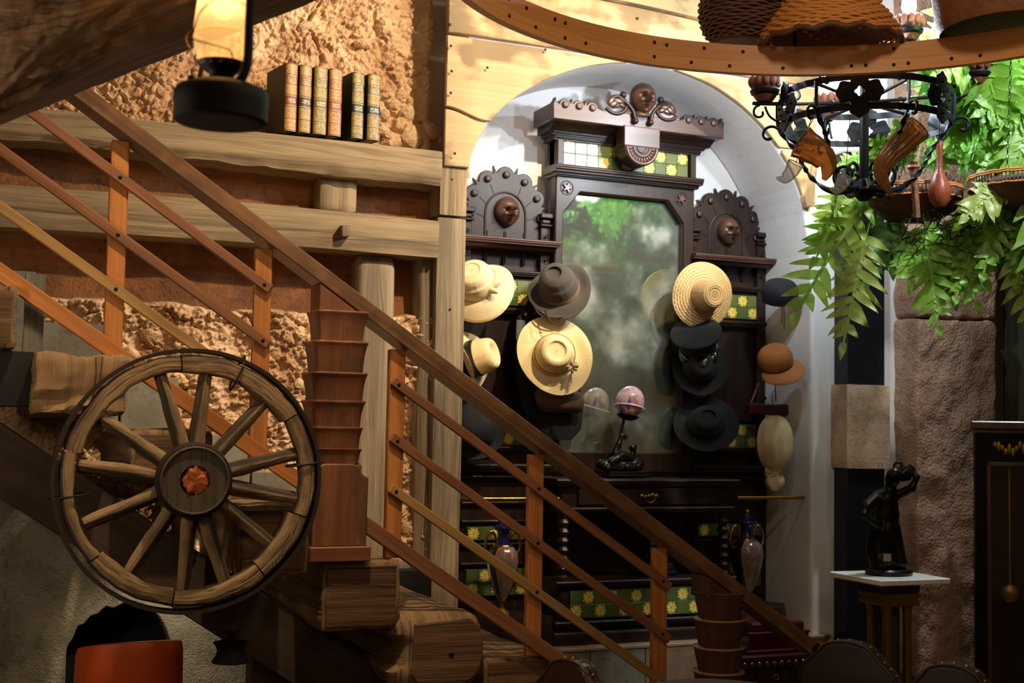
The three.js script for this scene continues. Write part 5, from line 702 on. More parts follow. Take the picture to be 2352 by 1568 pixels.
    part('candle_bulb', lathe([[0, 0.085], [0.02, 0.088], [0.031, 0.12], [0.028, 0.15], [0.012, 0.185], [0, 0.19]], 20).translate(c.x, y, c.z), new THREE.MeshStandardMaterial({ color: 0xffffff, emissive: col, emissiveIntensity: 12 }), g);
    const L = new THREE.PointLight(col, CUP_CD[i]); L.position.set(c.x, y + 0.13, c.z); L.castShadow = true; L.shadow.radius = 1.3; L.name = 'bulb_light'; g.add(L); });
}

// ---------- hanging ornaments, baskets and ferns ----------
{
  // ribbed boot-shaped glass ornaments hung in the chandelier: leg along +y, foot to +x
  const boot = (L, w) => { const pts = [V(0, L, 0), V(0, L * 0.6, 0), V(0.004, L * 0.3, 0), V(L * 0.1, L * 0.1, 0), V(L * 0.36, 0, 0), V(L * 0.5, -L * 0.02, 0)], cv = new THREE.CatmullRomCurve3(pts), secs = [], n = 22; for (let i = 0; i <= n; i++) { const t = i / n, c = cv.getPointAt(t), tg = cv.getTangentAt(t), x = V(-tg.y, tg.x, 0).normalize(), k = t < 0.55 ? mix(w, w * 0.72, t / 0.55) : mix(w * 0.72, w * 0.14, (t - 0.55) / 0.45); secs.push({ c, rx: k, ry: k * 0.85, x, y: V(0, 0, 1), f: (b) => 1 + 0.10 * Math.cos(b * 14) + 0.03 * Math.cos(t * 160) }); } return loft(secs, 96, false); };
  const amber = new THREE.MeshPhysicalMaterial({ color: 0xb98a52, roughness: 0.14, transmission: 0.65, thickness: 0, ior: 1.5, clearcoat: 0.8 }), clear = new THREE.MeshPhysicalMaterial({ color: 0xd8d8d6, roughness: 0.12, transmission: 0.8, thickness: 0, ior: 1.5, clearcoat: 0.8 });
  const put = (px0, py0, px1, py1, dep, mat, label, w, flip) => { const a = atD(px0, py0, dep), b = atD(px1, py1, dep), L = a.distanceTo(b), g = thing('glass_boot', label, 'ornament', b); const y = a.clone().sub(b).normalize(), z = fwd.clone().negate(), x = y.clone().cross(z).normalize().multiplyScalar(flip), z2 = x.clone().cross(y); part('boot_glass', fin(boot(L, w * dep / FPX).applyMatrix4(new THREE.Matrix4().makeBasis(x, y, z2))), mat, g); part('boot_rim', fin(new THREE.TorusGeometry(w * dep / FPX * 0.98, 0.003, 6, 40).scale(1, 0.85, 1).rotateX(Math.PI / 2).translate(0, L, 0).applyMatrix4(new THREE.Matrix4().makeBasis(x, y, z2))), mat, g); part('hanging_wire', fin(bar(V(0, 0, 0).addScaledVector(y, L), atD(px0 + (1985 - px0) * 0.25, 262, dep).sub(b), 0.003, 0.003)), M.iron, g); };
  put(1838, 325, 1915, 374, 4.95, amber, 'ribbed amber glass boot hanging at the lower left of the chandelier ring', 36, -1);
  put(2110, 292, 2002, 395, 4.95, amber, 'long ribbed amber glass boot slanting across the right of the chandelier post', 30, 1);
  put(1828, 375, 1805, 418, 5.0, clear, 'clear glass boot hanging leftmost below the chandelier', 18, -1);
  put(1942, 405, 1925, 442, 5.0, clear, 'clear glass boot hanging left of the chandelier hub', 17, -1);
}
const fernMats = [[98, 156, 48], [124, 182, 56], [142, 192, 74], [78, 136, 54], [160, 182, 84]].map((c, i) => new THREE.MeshPhysicalMaterial({ color: new THREE.Color(...c255(c)).convertSRGBToLinear(), roughness: 0.45, transmission: 0.45, thickness: 0, side: THREE.DoubleSide }));
const stemMat = plain(0x3c4a1e, 0.7);
// one deeply lobed fern frond as a single leaf with thickness in its folds
function frond({ base, dir, len, droop, face, n = 9, ll = 0.09, lw = 0.017, seed = 1, stalk = 0.18 }) {
  const r = rng(seed), pos = [], idx = [], N = 40, P = [], T = []; let p = base.clone(), d = dir.clone().normalize(); for (let i = 0; i <= N; i++) { P.push(p.clone()); T.push(d.clone()); p.addScaledVector(d, len / N); d.y -= droop / N; d.normalize(); }
  const S = T.map((t) => t.clone().cross(face).normalize()), Nn = T.map((t, i) => S[i].clone().cross(t).normalize());
  const quad = (a, b, c, e) => idx.push(a, b, c, b, e, c), add = (v) => { pos.push(v.x, v.y, v.z); return pos.length / 3 - 1; };
  let L = [], C = [], Q = []; for (let i = 0; i <= N; i++) { const t = i / N, w = t < stalk ? 0.0022 : mix(0.012, 0.004, t) * Math.min(1, (t - stalk) * 8 + 0.2); L.push(add(P[i].clone().addScaledVector(S[i], -w))); C.push(add(P[i].clone().addScaledVector(Nn[i], -0.003))); Q.push(add(P[i].clone().addScaledVector(S[i], w))); } for (let i = 0; i < N; i++) { quad(L[i], C[i], L[i + 1], C[i + 1]); quad(C[i], Q[i], C[i + 1], Q[i + 1]); }
  const lobe = (o, dv, nv, l, w, curl) => { const sv = dv.clone().cross(nv).normalize(), M2 = 7; let pr = null; const q = o.clone(), dd = dv.clone(); for (let i = 0; i <= M2; i++) { const t = i / M2, ww = w * (t < 0.3 ? mix(0.75, 1, t / 0.3) : Math.pow(1 - (t - 0.3) / 0.7, 0.8)) + 0.0003, und = 0.004 * Math.sin(t * 9 + curl * 60); const a = add(q.clone().addScaledVector(sv, -ww).addScaledVector(nv, und)), b = add(q.clone().addScaledVector(nv, -0.18 * ww)), c = add(q.clone().addScaledVector(sv, ww).addScaledVector(nv, -und)); if (pr) { quad(pr[0], pr[1], a, b); quad(pr[1], pr[2], b, c); } pr = [a, b, c]; q.addScaledVector(dd, l / M2); dd.addScaledVector(nv, curl / M2).addScaledVector(V(0, -1, 0), 0.25 / M2).normalize(); } };
  for (let k = 0; k < n; k++) { const t = stalk + (0.95 - stalk) * (k + 0.4) / n, prof = Math.sin(Math.PI * Math.min(1, 0.22 + 0.72 * (k / n))) * 0.85 + 0.2; for (const s of [-1, 1]) { const tt = clamp(t + s * 0.25 / n * (0.95 - stalk), 0, 0.99), i = Math.floor(tt * N), an = mix(0.62, 1.0, r()) - 0.25 * k / n; const dv = S[i].clone().multiplyScalar(s * Math.sin(an + 0.35)).addScaledVector(T[i], Math.cos(an + 0.35)).addScaledVector(Nn[i], 0.3 * (r() - 0.5)).normalize(); lobe(P[i], dv, Nn[i], ll * prof * mix(0.85, 1.15, r()), lw * mix(0.8, 1.15, r()) * (0.6 + 0.4 * prof), -0.5 * r()); } }
  lobe(P[N], T[N], Nn[N], ll * 0.55, lw * 0.8, -0.2);
  const g = new THREE.BufferGeometry(); g.setAttribute('position', new THREE.Float32BufferAttribute(pos, 3)); g.setIndex(idx); g.computeVertexNormals(); return fin(g);
}
function fernBasket({ c, R0, label, topH = 1.4 }) {
  const g = thing('hanging_basket', label, 'basket', c);
  const prof = [[0.02, -0.1], [R0 * 0.55, -0.095], [R0 * 0.85, -0.06], [R0 * 0.98, -0.02]];
  part('basket_bowl', gUV(lathe([...prof, [R0 * 0.95, -0.02], [R0 * 0.8, -0.055], [R0 * 0.5, -0.085], [0.02, -0.09]], 56), 1), M.soilWicker = M.soilWicker || grain([96, 58, 40], 0.6, 26, 341, [58, 36, 28], 0.003, 0.7), g);
  for (const [y, r] of [[-0.018, 0.985], [0.022, 1.0], [0.03, 1.0]]) { const pts = []; for (let j = 0; j < 48; j++) { const a = j / 48 * 2 * Math.PI; pts.push(V(R0 * r * Math.cos(a), y + 0.0015 * Math.sin(a * 20), R0 * r * Math.sin(a))); } part('rim_hoop', tube(pts, 0.0042, 120, 6, true), M.wicker, g); }
  const st = []; for (let j = 0; j < 84; j++) { const a = j / 84 * 2 * Math.PI; st.push(new THREE.CylinderGeometry(0.0028, 0.0028, 0.045, 5).translate(R0 * 0.99 * Math.cos(a), 0.003, R0 * 0.99 * Math.sin(a))); } st.forEach((q) => part('stake', fin(q), M.wickerDark, g));
  part('soil', gUV(new THREE.SphereGeometry(R0 * 0.93, 32, 12, 0, Math.PI * 2, 0, Math.PI / 2).scale(1, 0.28, 1).translate(0, -0.015, 0), 1), M.soil, g);
  for (let j = 0; j < 3; j++) { const a = j * 2.094 + 0.5, a1 = V(R0 * Math.cos(a), 0.03, R0 * Math.sin(a)), top = V(0, Math.min(topH, 4.7 - c.y), 0); const d = top.clone().sub(a1), n = Math.floor(d.length() / 0.02); const links = []; for (let q = 0; q < n; q++) { links.push(new THREE.TorusGeometry(0.0085, 0.0016, 4, 10).scale(0.65, 1, 1).rotateY((q % 2) * Math.PI / 2 + a).translate(...a1.clone().lerp(top, (q + 0.5) / n).toArray())); } const m = part('chain', links, M.iron, g); m.userData.kind = 'stuff'; }
  if (topH === 1.4 && 4.7 - c.y > 1.4) part('ceiling_wire', new THREE.CylinderGeometry(0.003, 0.003, 4.7 - c.y - 1.4, 6).translate(0, 1.4 + (4.7 - c.y - 1.4) / 2, 0), M.iron, g);
  return g;
}
const toCam = (p) => EYE.clone().sub(p).normalize();
const B1 = atD(2098, 452, 5.4), B2 = atD(2345, 425, 5.15);
{
  fernBasket({ c: B1, R0: 0.195, topH: CH.y - 0.06 - B1.y, label: 'round brown wicker hanging basket under the chandelier, holding a fern' });
  fernBasket({ c: B2, R0: 0.2, label: 'dark wicker hanging basket at the right edge, holding a fern' });
  // knobbed wooden handle and gourd ladle hung in front of the basket
  const h0 = atD(2097, 372, 5.15), h1 = atD(2106, 500, 5.15), hp = []; for (let i = 0; i <= 20; i++) { const t = i / 20; hp.push({ c: h0.clone().lerp(h1, t).sub(h1), rx: (t < 0.22 ? 0.02 + 0.006 * Math.sin(t * 80) : 0.014), ry: (t < 0.22 ? 0.02 + 0.006 * Math.sin(t * 80) : 0.014), x: camR, y: fwd }); }
  { const g = thing('wooden_pestle', 'knobbed wooden handle hanging in front of the round fern basket', 'handle', h1); part('handle_shaft', loft(hp, 14), M.cupWood = grain([122, 76, 54], 0.6, 18, 351, [70, 42, 32], 0.002, 0.6), g); part('hanging_wire', new THREE.CylinderGeometry(0.0015, 0.0015, 0.35, 5).translate(h0.x - h1.x, h0.y - h1.y + 0.17, h0.z - h1.z), M.iron, g); }
  { const o = atD(2158, 440, 5.15), k = 5.15 / FPX, g = thing('gourd_ladle', 'reddish long-necked gourd hanging between the basket and the chandelier', 'gourd', o); part('gourd_body', gUV(lathe([[0.001, -36], [12, -34], [22, -22], [26, -4], [24, 14], [16, 32], [10, 46], [7, 62], [7, 90], [9, 108], [8, 118], [0.001, 120]].map(([r, y]) => [r * k, y * k]), 28), 1), grain([132, 62, 34], 0.6, 14, 352, [80, 38, 24], 0.002, 0.4), g); part('hanging_wire', new THREE.CylinderGeometry(0.0015, 0.0015, 0.3, 5).translate(0, 118 * k + 0.15, 0), M.iron, g); }
  // ferns: each plant a thing, every frond a part
  const plant = (label, o, list) => { const g = thing('fern', label, 'fern', o); list.forEach((f, i) => { const m = part('frond', frond({ seed: i * 13 + Math.floor(o.x * 100), ...f, base: f.base.clone().sub(o) }), fernMats[f.m ?? Math.floor(R() * 4)], g); }); return g; };
  const fr = (px0, py0, px1, py1, dep, o = {}) => { const a = atD(px0, py0, dep), b = atD(px1, py1, dep - (o.dz ?? 0.05)), d = b.clone().sub(a), len = d.length(), up = o.arch ?? 0.35, d0 = d.clone().normalize().add(V(0, up, 0)); return { base: a, dir: d0, len: len * (1 + 0.12 * up), droop: up * 2.1, face: toCam(a).add(V(o.fx ?? 0, o.fy ?? 0.2, 0)).normalize(), ll: 0.115, lw: 0.022, n: 9, ...o }; };
  plant('green fern spilling from the round wicker basket, its fronds trailing before the black column', B1, [
    fr(2010, 440, 1835, 715, 5.3, { n: 8, ll: 0.15, lw: 0.024, m: 2, arch: 0.15, stalk: 0.12 }), fr(2005, 480, 1938, 785, 5.25, { n: 9, ll: 0.135, lw: 0.02, m: 4, arch: 0.05, stalk: 0.22 }), fr(2015, 470, 1990, 640, 5.4, { m: 3, arch: 0.2, n: 7 }), fr(2040, 480, 2050, 610, 5.45, { m: 3, n: 6, arch: 0.1 }), fr(1995, 455, 1880, 590, 5.45, { m: 0, n: 7, arch: 0.25 }), fr(2005, 430, 1900, 520, 5.4, { m: 2, n: 7, arch: 0.3 }),
    fr(2120, 490, 2155, 745, 5.25, { n: 9, ll: 0.12, lw: 0.019, m: 1, arch: 0.05, stalk: 0.1 }), fr(2130, 490, 2095, 640, 5.3, { m: 1, n: 7, arch: 0.1, ll: 0.12 }), fr(2150, 480, 2240, 690, 5.3, { m: 1, n: 8, arch: 0.1, ll: 0.11 }), fr(2170, 470, 2260, 640, 5.35, { m: 2, n: 8, arch: 0.2 }), fr(2140, 490, 2190, 680, 5.45, { m: 0, n: 8, arch: 0.1 }),
    fr(2060, 400, 2010, 330, 5.5, { m: 1, n: 6, arch: 0.3, ll: 0.08 }), fr(2120, 400, 2190, 330, 5.5, { m: 1, n: 7, arch: 0.4, ll: 0.09 }), fr(2080, 400, 2060, 290, 5.6, { m: 2, n: 6, arch: 0.1, ll: 0.08 }), fr(2030, 410, 1940, 375, 5.5, { m: 1, n: 6, ll: 0.07, arch: 0.4 })]);
  const L2 = []; const q = rng(91);
  for (let i = 0; i < 26; i++) { const a = mix(-2.9, 0.3, q()), l = mix(120, 290, q()); L2.push(fr(2345 + mix(-60, 60, q()), 420 + mix(-20, 30, q()), 2345 + Math.cos(a) * l * 0.8, 440 - Math.sin(a) * l * (Math.sin(a) < 0 ? 1.15 : 0.5), 5.15 + mix(-0.15, 0.25, q()), { m: i % 5, n: 8, ll: mix(0.08, 0.13, q()), arch: mix(0.1, 0.4, q()), fx: mix(-0.5, 0.5, q()) })); }
  plant('bushy fern filling the basket at the right edge, fronds hanging down beside the pilaster', B2, L2);
  const B3 = atD(2500, 150, 5.6), L3 = []; for (let i = 0; i < 74; i++) { const a = mix(2.2, 4.5, q()), l = mix(110, 320, q()); L3.push(fr(2400 + mix(-170, 60, q()), 150 + mix(-70, 140, q()), 2400 + Math.cos(a) * l, 190 - Math.sin(a) * l * 0.8, 5.45 + mix(-0.25, 0.45, q()), { m: [0, 1, 2, 3, 1][i % 5], n: 9, ll: mix(0.10, 0.16, q()), lw: 0.024, arch: mix(0.1, 0.4, q()), fx: mix(-0.5, 0.5, q()), fy: mix(0, 0.5, q()) })); }
  fernBasket({ c: B3, R0: 0.2, label: 'hanging basket out at the upper right carrying the dense upper fern' });
  plant('dense bright green fern hanging at the upper right behind the chandelier', B3, L3);
  // dark trailing roots under the baskets
  const roots = (o, label, px, py, n, s) => { const w = rng(s), g = thing('fern_roots', label, 'roots', o); for (let i = 0; i < n; i++) { const x0 = px + mix(-90, 90, w()), y0 = py + mix(-25, 20, w()), pts = []; let x = x0, y = y0; for (let j = 0; j < 5; j++) { pts.push(atD(x, y, 5.22 + mix(-0.1, 0.15, w())).sub(o)); x += mix(-50, 55, w()); y += mix(-14, 46, w()); } part('root', tube(pts, mix(0.0014, 0.0035, w()), 24, 4), stemMat, g); } };
  stemMat.color.set(0x1d1a14);
  roots(B1, 'thin dark roots trailing below the round fern basket', 2150, 490, 16, 5); roots(B2, 'tangled dark roots hanging under the right-edge fern basket', 2300, 490, 26, 6);
}

// ---------- right foreground: pedestal, statue, clock, chest, chairs ----------
{
  const c = atD(2042, 1318, 5.9), k = 5.9 / FPX, g = thing('pedestal', 'marble-topped pedestal on four slim gilded columns', 'pedestal', V(c.x, 0, c.z)); g.rotation.y = -YAW + 0.38;
  part('marble_top', cbox(0.375, 0.026, 0.375, 0.004).translate(0, c.y - 0.016, 0), M.marble, g); part('under_block', cbox(0.2, 0.045, 0.2, 0.01).translate(0, c.y - 0.052, 0), M.stringer, g); part('gilt_capital', lathe([[0.085, 0], [0.13, 0], [0.135, 0.012], [0.125, 0.03], [0.14, 0.045], [0.138, 0.055], [0.08, 0.055]], 4).rotateY(Math.PI / 4).translate(0, c.y - 0.132, 0), M.gold, g);
  for (const x of [-0.055, 0.055]) for (const z of [-0.055, 0.055]) part('column', lathe([[0, 0.12], [0.026, 0.12], [0.02, 0.16], [0.019, c.y - 0.17], [0.026, c.y - 0.135], [0, c.y - 0.13]], 18).translate(x, 0, z), M.gold, g); part('column_core', new THREE.CylinderGeometry(0.045, 0.045, c.y - 0.25, 20).translate(0, (c.y) / 2, 0), M.stringer, g);
  part('pedestal_base', [fin(cbox(0.32, 0.07, 0.32, 0.008, 0).translate(0, 0.035, 0)), fin(cbox(0.25, 0.06, 0.25, 0.012, 0).translate(0, 0.095, 0))], M.stringer, g);
  // bronze woman with a jug on her shoulder: pixel joints at one depth
  const o = V(c.x, c.y, c.z), J = (px, py, dz = 0) => atD(px, py, 5.9 + dz).sub(o), r = (p) => p * k, cap = (a, b, ra, rb2) => [a, b, r(ra), r(rb2)];
  const s = thing('statuette', 'dark bronze statuette of a robed woman carrying a jug on her shoulder', 'statue', o);
  const body = [cap(J(2036, 1146), J(2038, 1180), 25, 26), cap(J(2038, 1180), J(2036, 1215), 24, 30), cap(J(2036, 1215), J(2030, 1285, 0.01), 27, 30), cap(J(2046, 1215), J(2062, 1290, -0.01), 20, 22), cap(J(2030, 1285), J(2026, 1302), 28, 26), cap(J(2062, 1288), J(2064, 1302), 16, 18),
    cap(J(2042, 1128), J(2048, 1108), 14, 12), cap(J(2050, 1100, -0.01), J(2054, 1090, -0.02), 17, 17), cap(J(2056, 1104, -0.03), J(2062, 1100, -0.035), 8, 6), cap(J(2018, 1140), J(1992, 1160, -0.04), 15, 11), cap(J(1992, 1160, -0.04), J(1984, 1180, -0.06), 7, 6), cap(J(1984, 1180, -0.06), J(2014, 1202, -0.06), 6, 7), cap(J(2056, 1138), J(2094, 1120, -0.02), 11, 9), cap(J(2094, 1120, -0.02), J(2106, 1096, -0.02), 8, 6), cap(J(2106, 1096, -0.02), J(2092, 1080, -0.01), 6, 5), cap(J(2014, 1210), J(2006, 1270, 0.03), 16, 18)];
  const folds = (q) => 0.0022 * Math.sin((q.x * camR.x + q.z * camR.z) * 260 + q.y * 25) * sstep(0.02, -0.02, q.y - 0.2);
  part('figure', sdfMesh(body, 0.0042, 0.012, folds), M.bronze, s);
  const jug = J(2078, 1086); part('jug', lathe([[0, -0.035], [0.028, -0.03], [0.04, 0], [0.03, 0.022], [0.018, 0.03], [0.024, 0.042], [0.02, 0.042], [0, 0.03]], 24).rotateZ(-1.1).translate(jug.x, jug.y, jug.z), M.bronze, s); part('jug_handle', tube([J(2052, 1076), J(2056, 1064), J(2068, 1062), J(2074, 1076)], 0.0055, 20, 7), M.bronze, s);
  part('statue_base', gUV(lathe([[0, 0.0], [0.105, 0.0], [0.108, 0.012], [0.1, 0.024], [0.085, 0.03], [0, 0.034]], 30).scale(1.05, 1, 0.85).translate(0, -0.002, 0), 1), M.bronze, s); part('paper_tag', cbox(0.035, 0.034, 0.003, 0.001).rotateY(-YAW).translate(...J(2038, 1280, -0.075).toArray()), plain(0x8a7f60, 0.8), s);
}
{
  const a = at(2240, 968, 0.5), H = a.y, g = thing('longcase_clock', 'tall dark longcase clock with a glass door and brass pendulum at the right edge', 'clock', V(a.x, 0, 0.5)); g.rotation.y = -0.7;
  const w = 0.42, CD = plain(0x0a0605, 0.6, { specularIntensity: 0.3 }); part('clock_case', (() => { const s = sh([[0, 0], [w, 0], [w, H], [0, H]]), h = new THREE.Path(); h.moveTo(0.06, 0.4); h.lineTo(0.06, H - 0.2); h.lineTo(w - 0.06, H - 0.2); h.lineTo(w - 0.06, 0.4); h.closePath(); s.holes.push(h); return gUV(extr(s, 0.22, 0.004).translate(0, 0, -0.22), 1); })(), CD, g);
  part('case_back', cboxAt(0.01, w - 0.01, 0.2, H - 0.02, -0.24, -0.2, 0.003), CD, g); part('clock_cornice', [fin(cboxAt(-0.02, w + 0.02, H - 0.035, H + 0.003, -0.25, 0.03, 0.005)), fin(cboxAt(-0.008, w + 0.01, H - 0.055, H - 0.035, -0.24, 0.015, 0.004))], M.darkRed, g);
  const rel = []; for (let i = 0; i < 16; i++) rel.push(new THREE.SphereGeometry(0.016, 10, 8).scale(0.7, rr(0.8, 1.8), 0.4).translate(0.09 + i * 0.016, H - 0.125 + rr(-0.02, 0.02), 0.0)); part('gilt_frieze', rel, M.gold, g);
  part('glass_door', cboxAt(0.06, w - 0.06, 0.4, H - 0.2, -0.03, -0.026, 0.001), M.glass, g); part('door_bead', [fin(cboxAt(0.05, 0.07, 0.39, H - 0.19, -0.01, 0.012, 0.004)), fin(cboxAt(w - 0.07, w - 0.05, 0.39, H - 0.19, -0.01, 0.012, 0.004)), fin(cboxAt(0.05, w - 0.05, H - 0.21, H - 0.19, -0.01, 0.012, 0.004))], M.darkRed, g);
  part('pendulum_rod', cboxAt(0.155, 0.162, 0.85, H - 0.22, -0.12, -0.116, 0.001), M.brass, g); part('pendulum_bob', lathe([[0, 0.01], [0.035, 0.006], [0.042, 0]], 28).rotateX(Math.PI / 2).translate(0.158, 0.86, -0.115), M.gold, g); part('clock_weight', lathe([[0, 0], [0.024, 0], [0.024, 0.2], [0, 0.2]], 20).translate(0.24, 0.72, -0.12), M.brass, g); part('clock_plinth', fin(cboxAt(-0.015, w + 0.015, 0, 0.2, -0.24, 0.02, 0.005)), CD, g);
}
{ // red lacquered chest on a carved stand behind the lower newel post
  const z = 0.55, a = at(1716, 1436, z), b = at(1846, 1436, z), t = at(1716, 1430, z), l = at(1716, 1500, z), g = thing('lacquer_box', 'dark red lacquered box with stepped lid, behind the lower newel post', 'box', V((a.x + b.x) / 2, l.y, z)), w = b.x - a.x + 0.02, h = t.y - l.y, lac = plain(0x3a0c12, 0.16, { clearcoat: 0.8 });
  part('box_body', cbox(w, h * 0.62, 0.24, 0.006).translate(0.02, h * 0.31, -0.12), lac, g); part('box_lid', cbox(w - 0.03, h * 0.34, 0.22, 0.01).translate(0.02, h * 0.8, -0.12), lac, g); part('box_moulding', [fin(cbox(w + 0.03, 0.012, 0.27, 0.005).translate(0.02, 0.006, -0.12)), fin(cbox(w + 0.012, 0.012, 0.25, 0.005).translate(0.02, h * 0.63, -0.12))], lac, g); part('box_knob', new THREE.SphereGeometry(0.013, 14, 10).translate(w * 0.36, h * 0.42, 0.005), M.brass, g);
  const s = thing('side_table', 'dark carved side table with a beaded edge, carrying the red lacquered box', 'table', V((a.x + b.x) / 2, 0, z)), y = l.y - 0.002; part('table_top', cbox(w + 0.12, 0.03, 0.34, 0.008).translate(0.0, y - 0.015, -0.12), lac, s); for (let i = 0; i < 11; i++) part('bead', new THREE.SphereGeometry(0.017, 12, 8).scale(1, 0.8, 0.6).translate(-(w + 0.1) / 2 + (i + 0.5) * (w + 0.1) / 11, y - 0.04, 0.045), lac, s); part('apron', cbox(w + 0.08, 0.2, 0.3, 0.006).translate(0, y - 0.13, -0.12), M.dark, s);
  for (const e of [-1, 1]) for (const f of [0, 1]) { const q = []; for (let i = 0; i <= 14; i++) { const v = i / 14; q.push({ c: V(e * (w / 2 + 0.03 + 0.035 * Math.sin(v * 5.5)), (y - 0.04) * (1 - v) + 0.01, -0.25 + f * 0.26), rx: 0.032 - 0.012 * v, ry: 0.03 - 0.01 * v, x: V(1, 0, 0), y: V(0, 0, 1) }); } part('carved_leg', loft(q, 14), M.dark, s); } part('key_plate', new THREE.TorusGeometry(0.012, 0.003, 6, 16).translate(-0.02, y - 0.1, 0.034), M.brass, s);
}
function chair(px, py, dep, yaw, label, w = 0.4, mat = M.leather) {
  const p = atD(px, py, dep), g = thing('leather_chair', label, 'chair', V(p.x, 0, p.z)), T = p.y; g.rotation.y = yaw; const s = new THREE.Shape(), hw = w / 2; s.moveTo(-hw + 0.02, T - 0.48); s.lineTo(-hw, T - 0.14); s.bezierCurveTo(-hw, T - 0.09, -hw * 0.72, T - 0.08, -hw * 0.5, T - 0.03); s.bezierCurveTo(-hw * 0.3, T, hw * 0.3, T, hw * 0.5, T - 0.03); s.bezierCurveTo(hw * 0.72, T - 0.08, hw, T - 0.09, hw, T - 0.14); s.lineTo(hw - 0.02, T - 0.48); s.closePath();
  part('backrest', fin(toCreasedNormals(extr(s, 0.05, 0.012, 3, 20).translate(0, 0, -0.025), 0.6)), mat, g); const pts = s.getPoints(20).filter((q) => q.y > T - 0.45); for (let z = -1; z < 2; z += 2) part('piping', tube(pts.map((q) => V(q.x * 0.985, q.y - 0.002, z * 0.022)), 0.0045, 80, 6), mat, g);
  for (let i = 2; i < pts.length - 1; i += 4) part('brass_nail', new THREE.SphereGeometry(0.0055, 8, 6).translate(pts[i].x, pts[i].y + 0.001, 0), M.brass, g);
  part('seat', cbox(w, 0.08, 0.42, 0.025).translate(0, 0.44, 0.22), mat, g); for (const x of [-hw + 0.03, hw - 0.03]) { part('leg', cboxAt(x - 0.02, x + 0.02, 0, T - 0.4, -0.02, 0.02, 0.005), M.stringer, g); part('leg', cboxAt(x - 0.02, x + 0.02, 0, 0.42, 0.38, 0.42, 0.005), M.stringer, g); } return g;
}
chair(1952, 1466, 4.4, -YAW - 0.75, 'dark leather chair with a brass-nailed edge, in front of the pedestal', 0.36);
chair(2192, 1518, 3.6, -YAW - 0.75, 'dark leather chair with a brass-nailed edge, in front of the longcase clock', 0.3);
chair(1316, 1507, 3.9, -YAW - 0.85, 'brown leather chair with a brass-nailed edge, below the lowest log tread', 0.3, plain(0x3a1d10, 0.34, { clearcoat: 0.4 }));
{ // low round table rim at the bottom edge
  const p = atD(1650, 1592, 3.6); const g = thing('round_table', 'reddish wooden table edge at the very bottom, before the lower newel post', 'table', V(p.x, 0, p.z)); part('table_top', gUV(lathe([[0, p.y - 0.035], [0.21, p.y - 0.035], [0.222, p.y - 0.02], [0.215, p.y], [0, p.y]], 56), 0), plain(0x3a1a12, 0.65, { specularIntensity: 0.4 }), g); part('table_leg', lathe([[0, 0.03], [0.16, 0.03], [0.15, 0.06], [0.05, 0.12], [0.035, 0.4], [0.05, p.y - 0.06], [0.12, p.y - 0.035], [0, p.y - 0.035]], 28), M.stringer, g); part('table_foot', new THREE.CylinderGeometry(0.16, 0.17, 0.03, 28).translate(0, 0.015, 0), M.stringer, g);
}

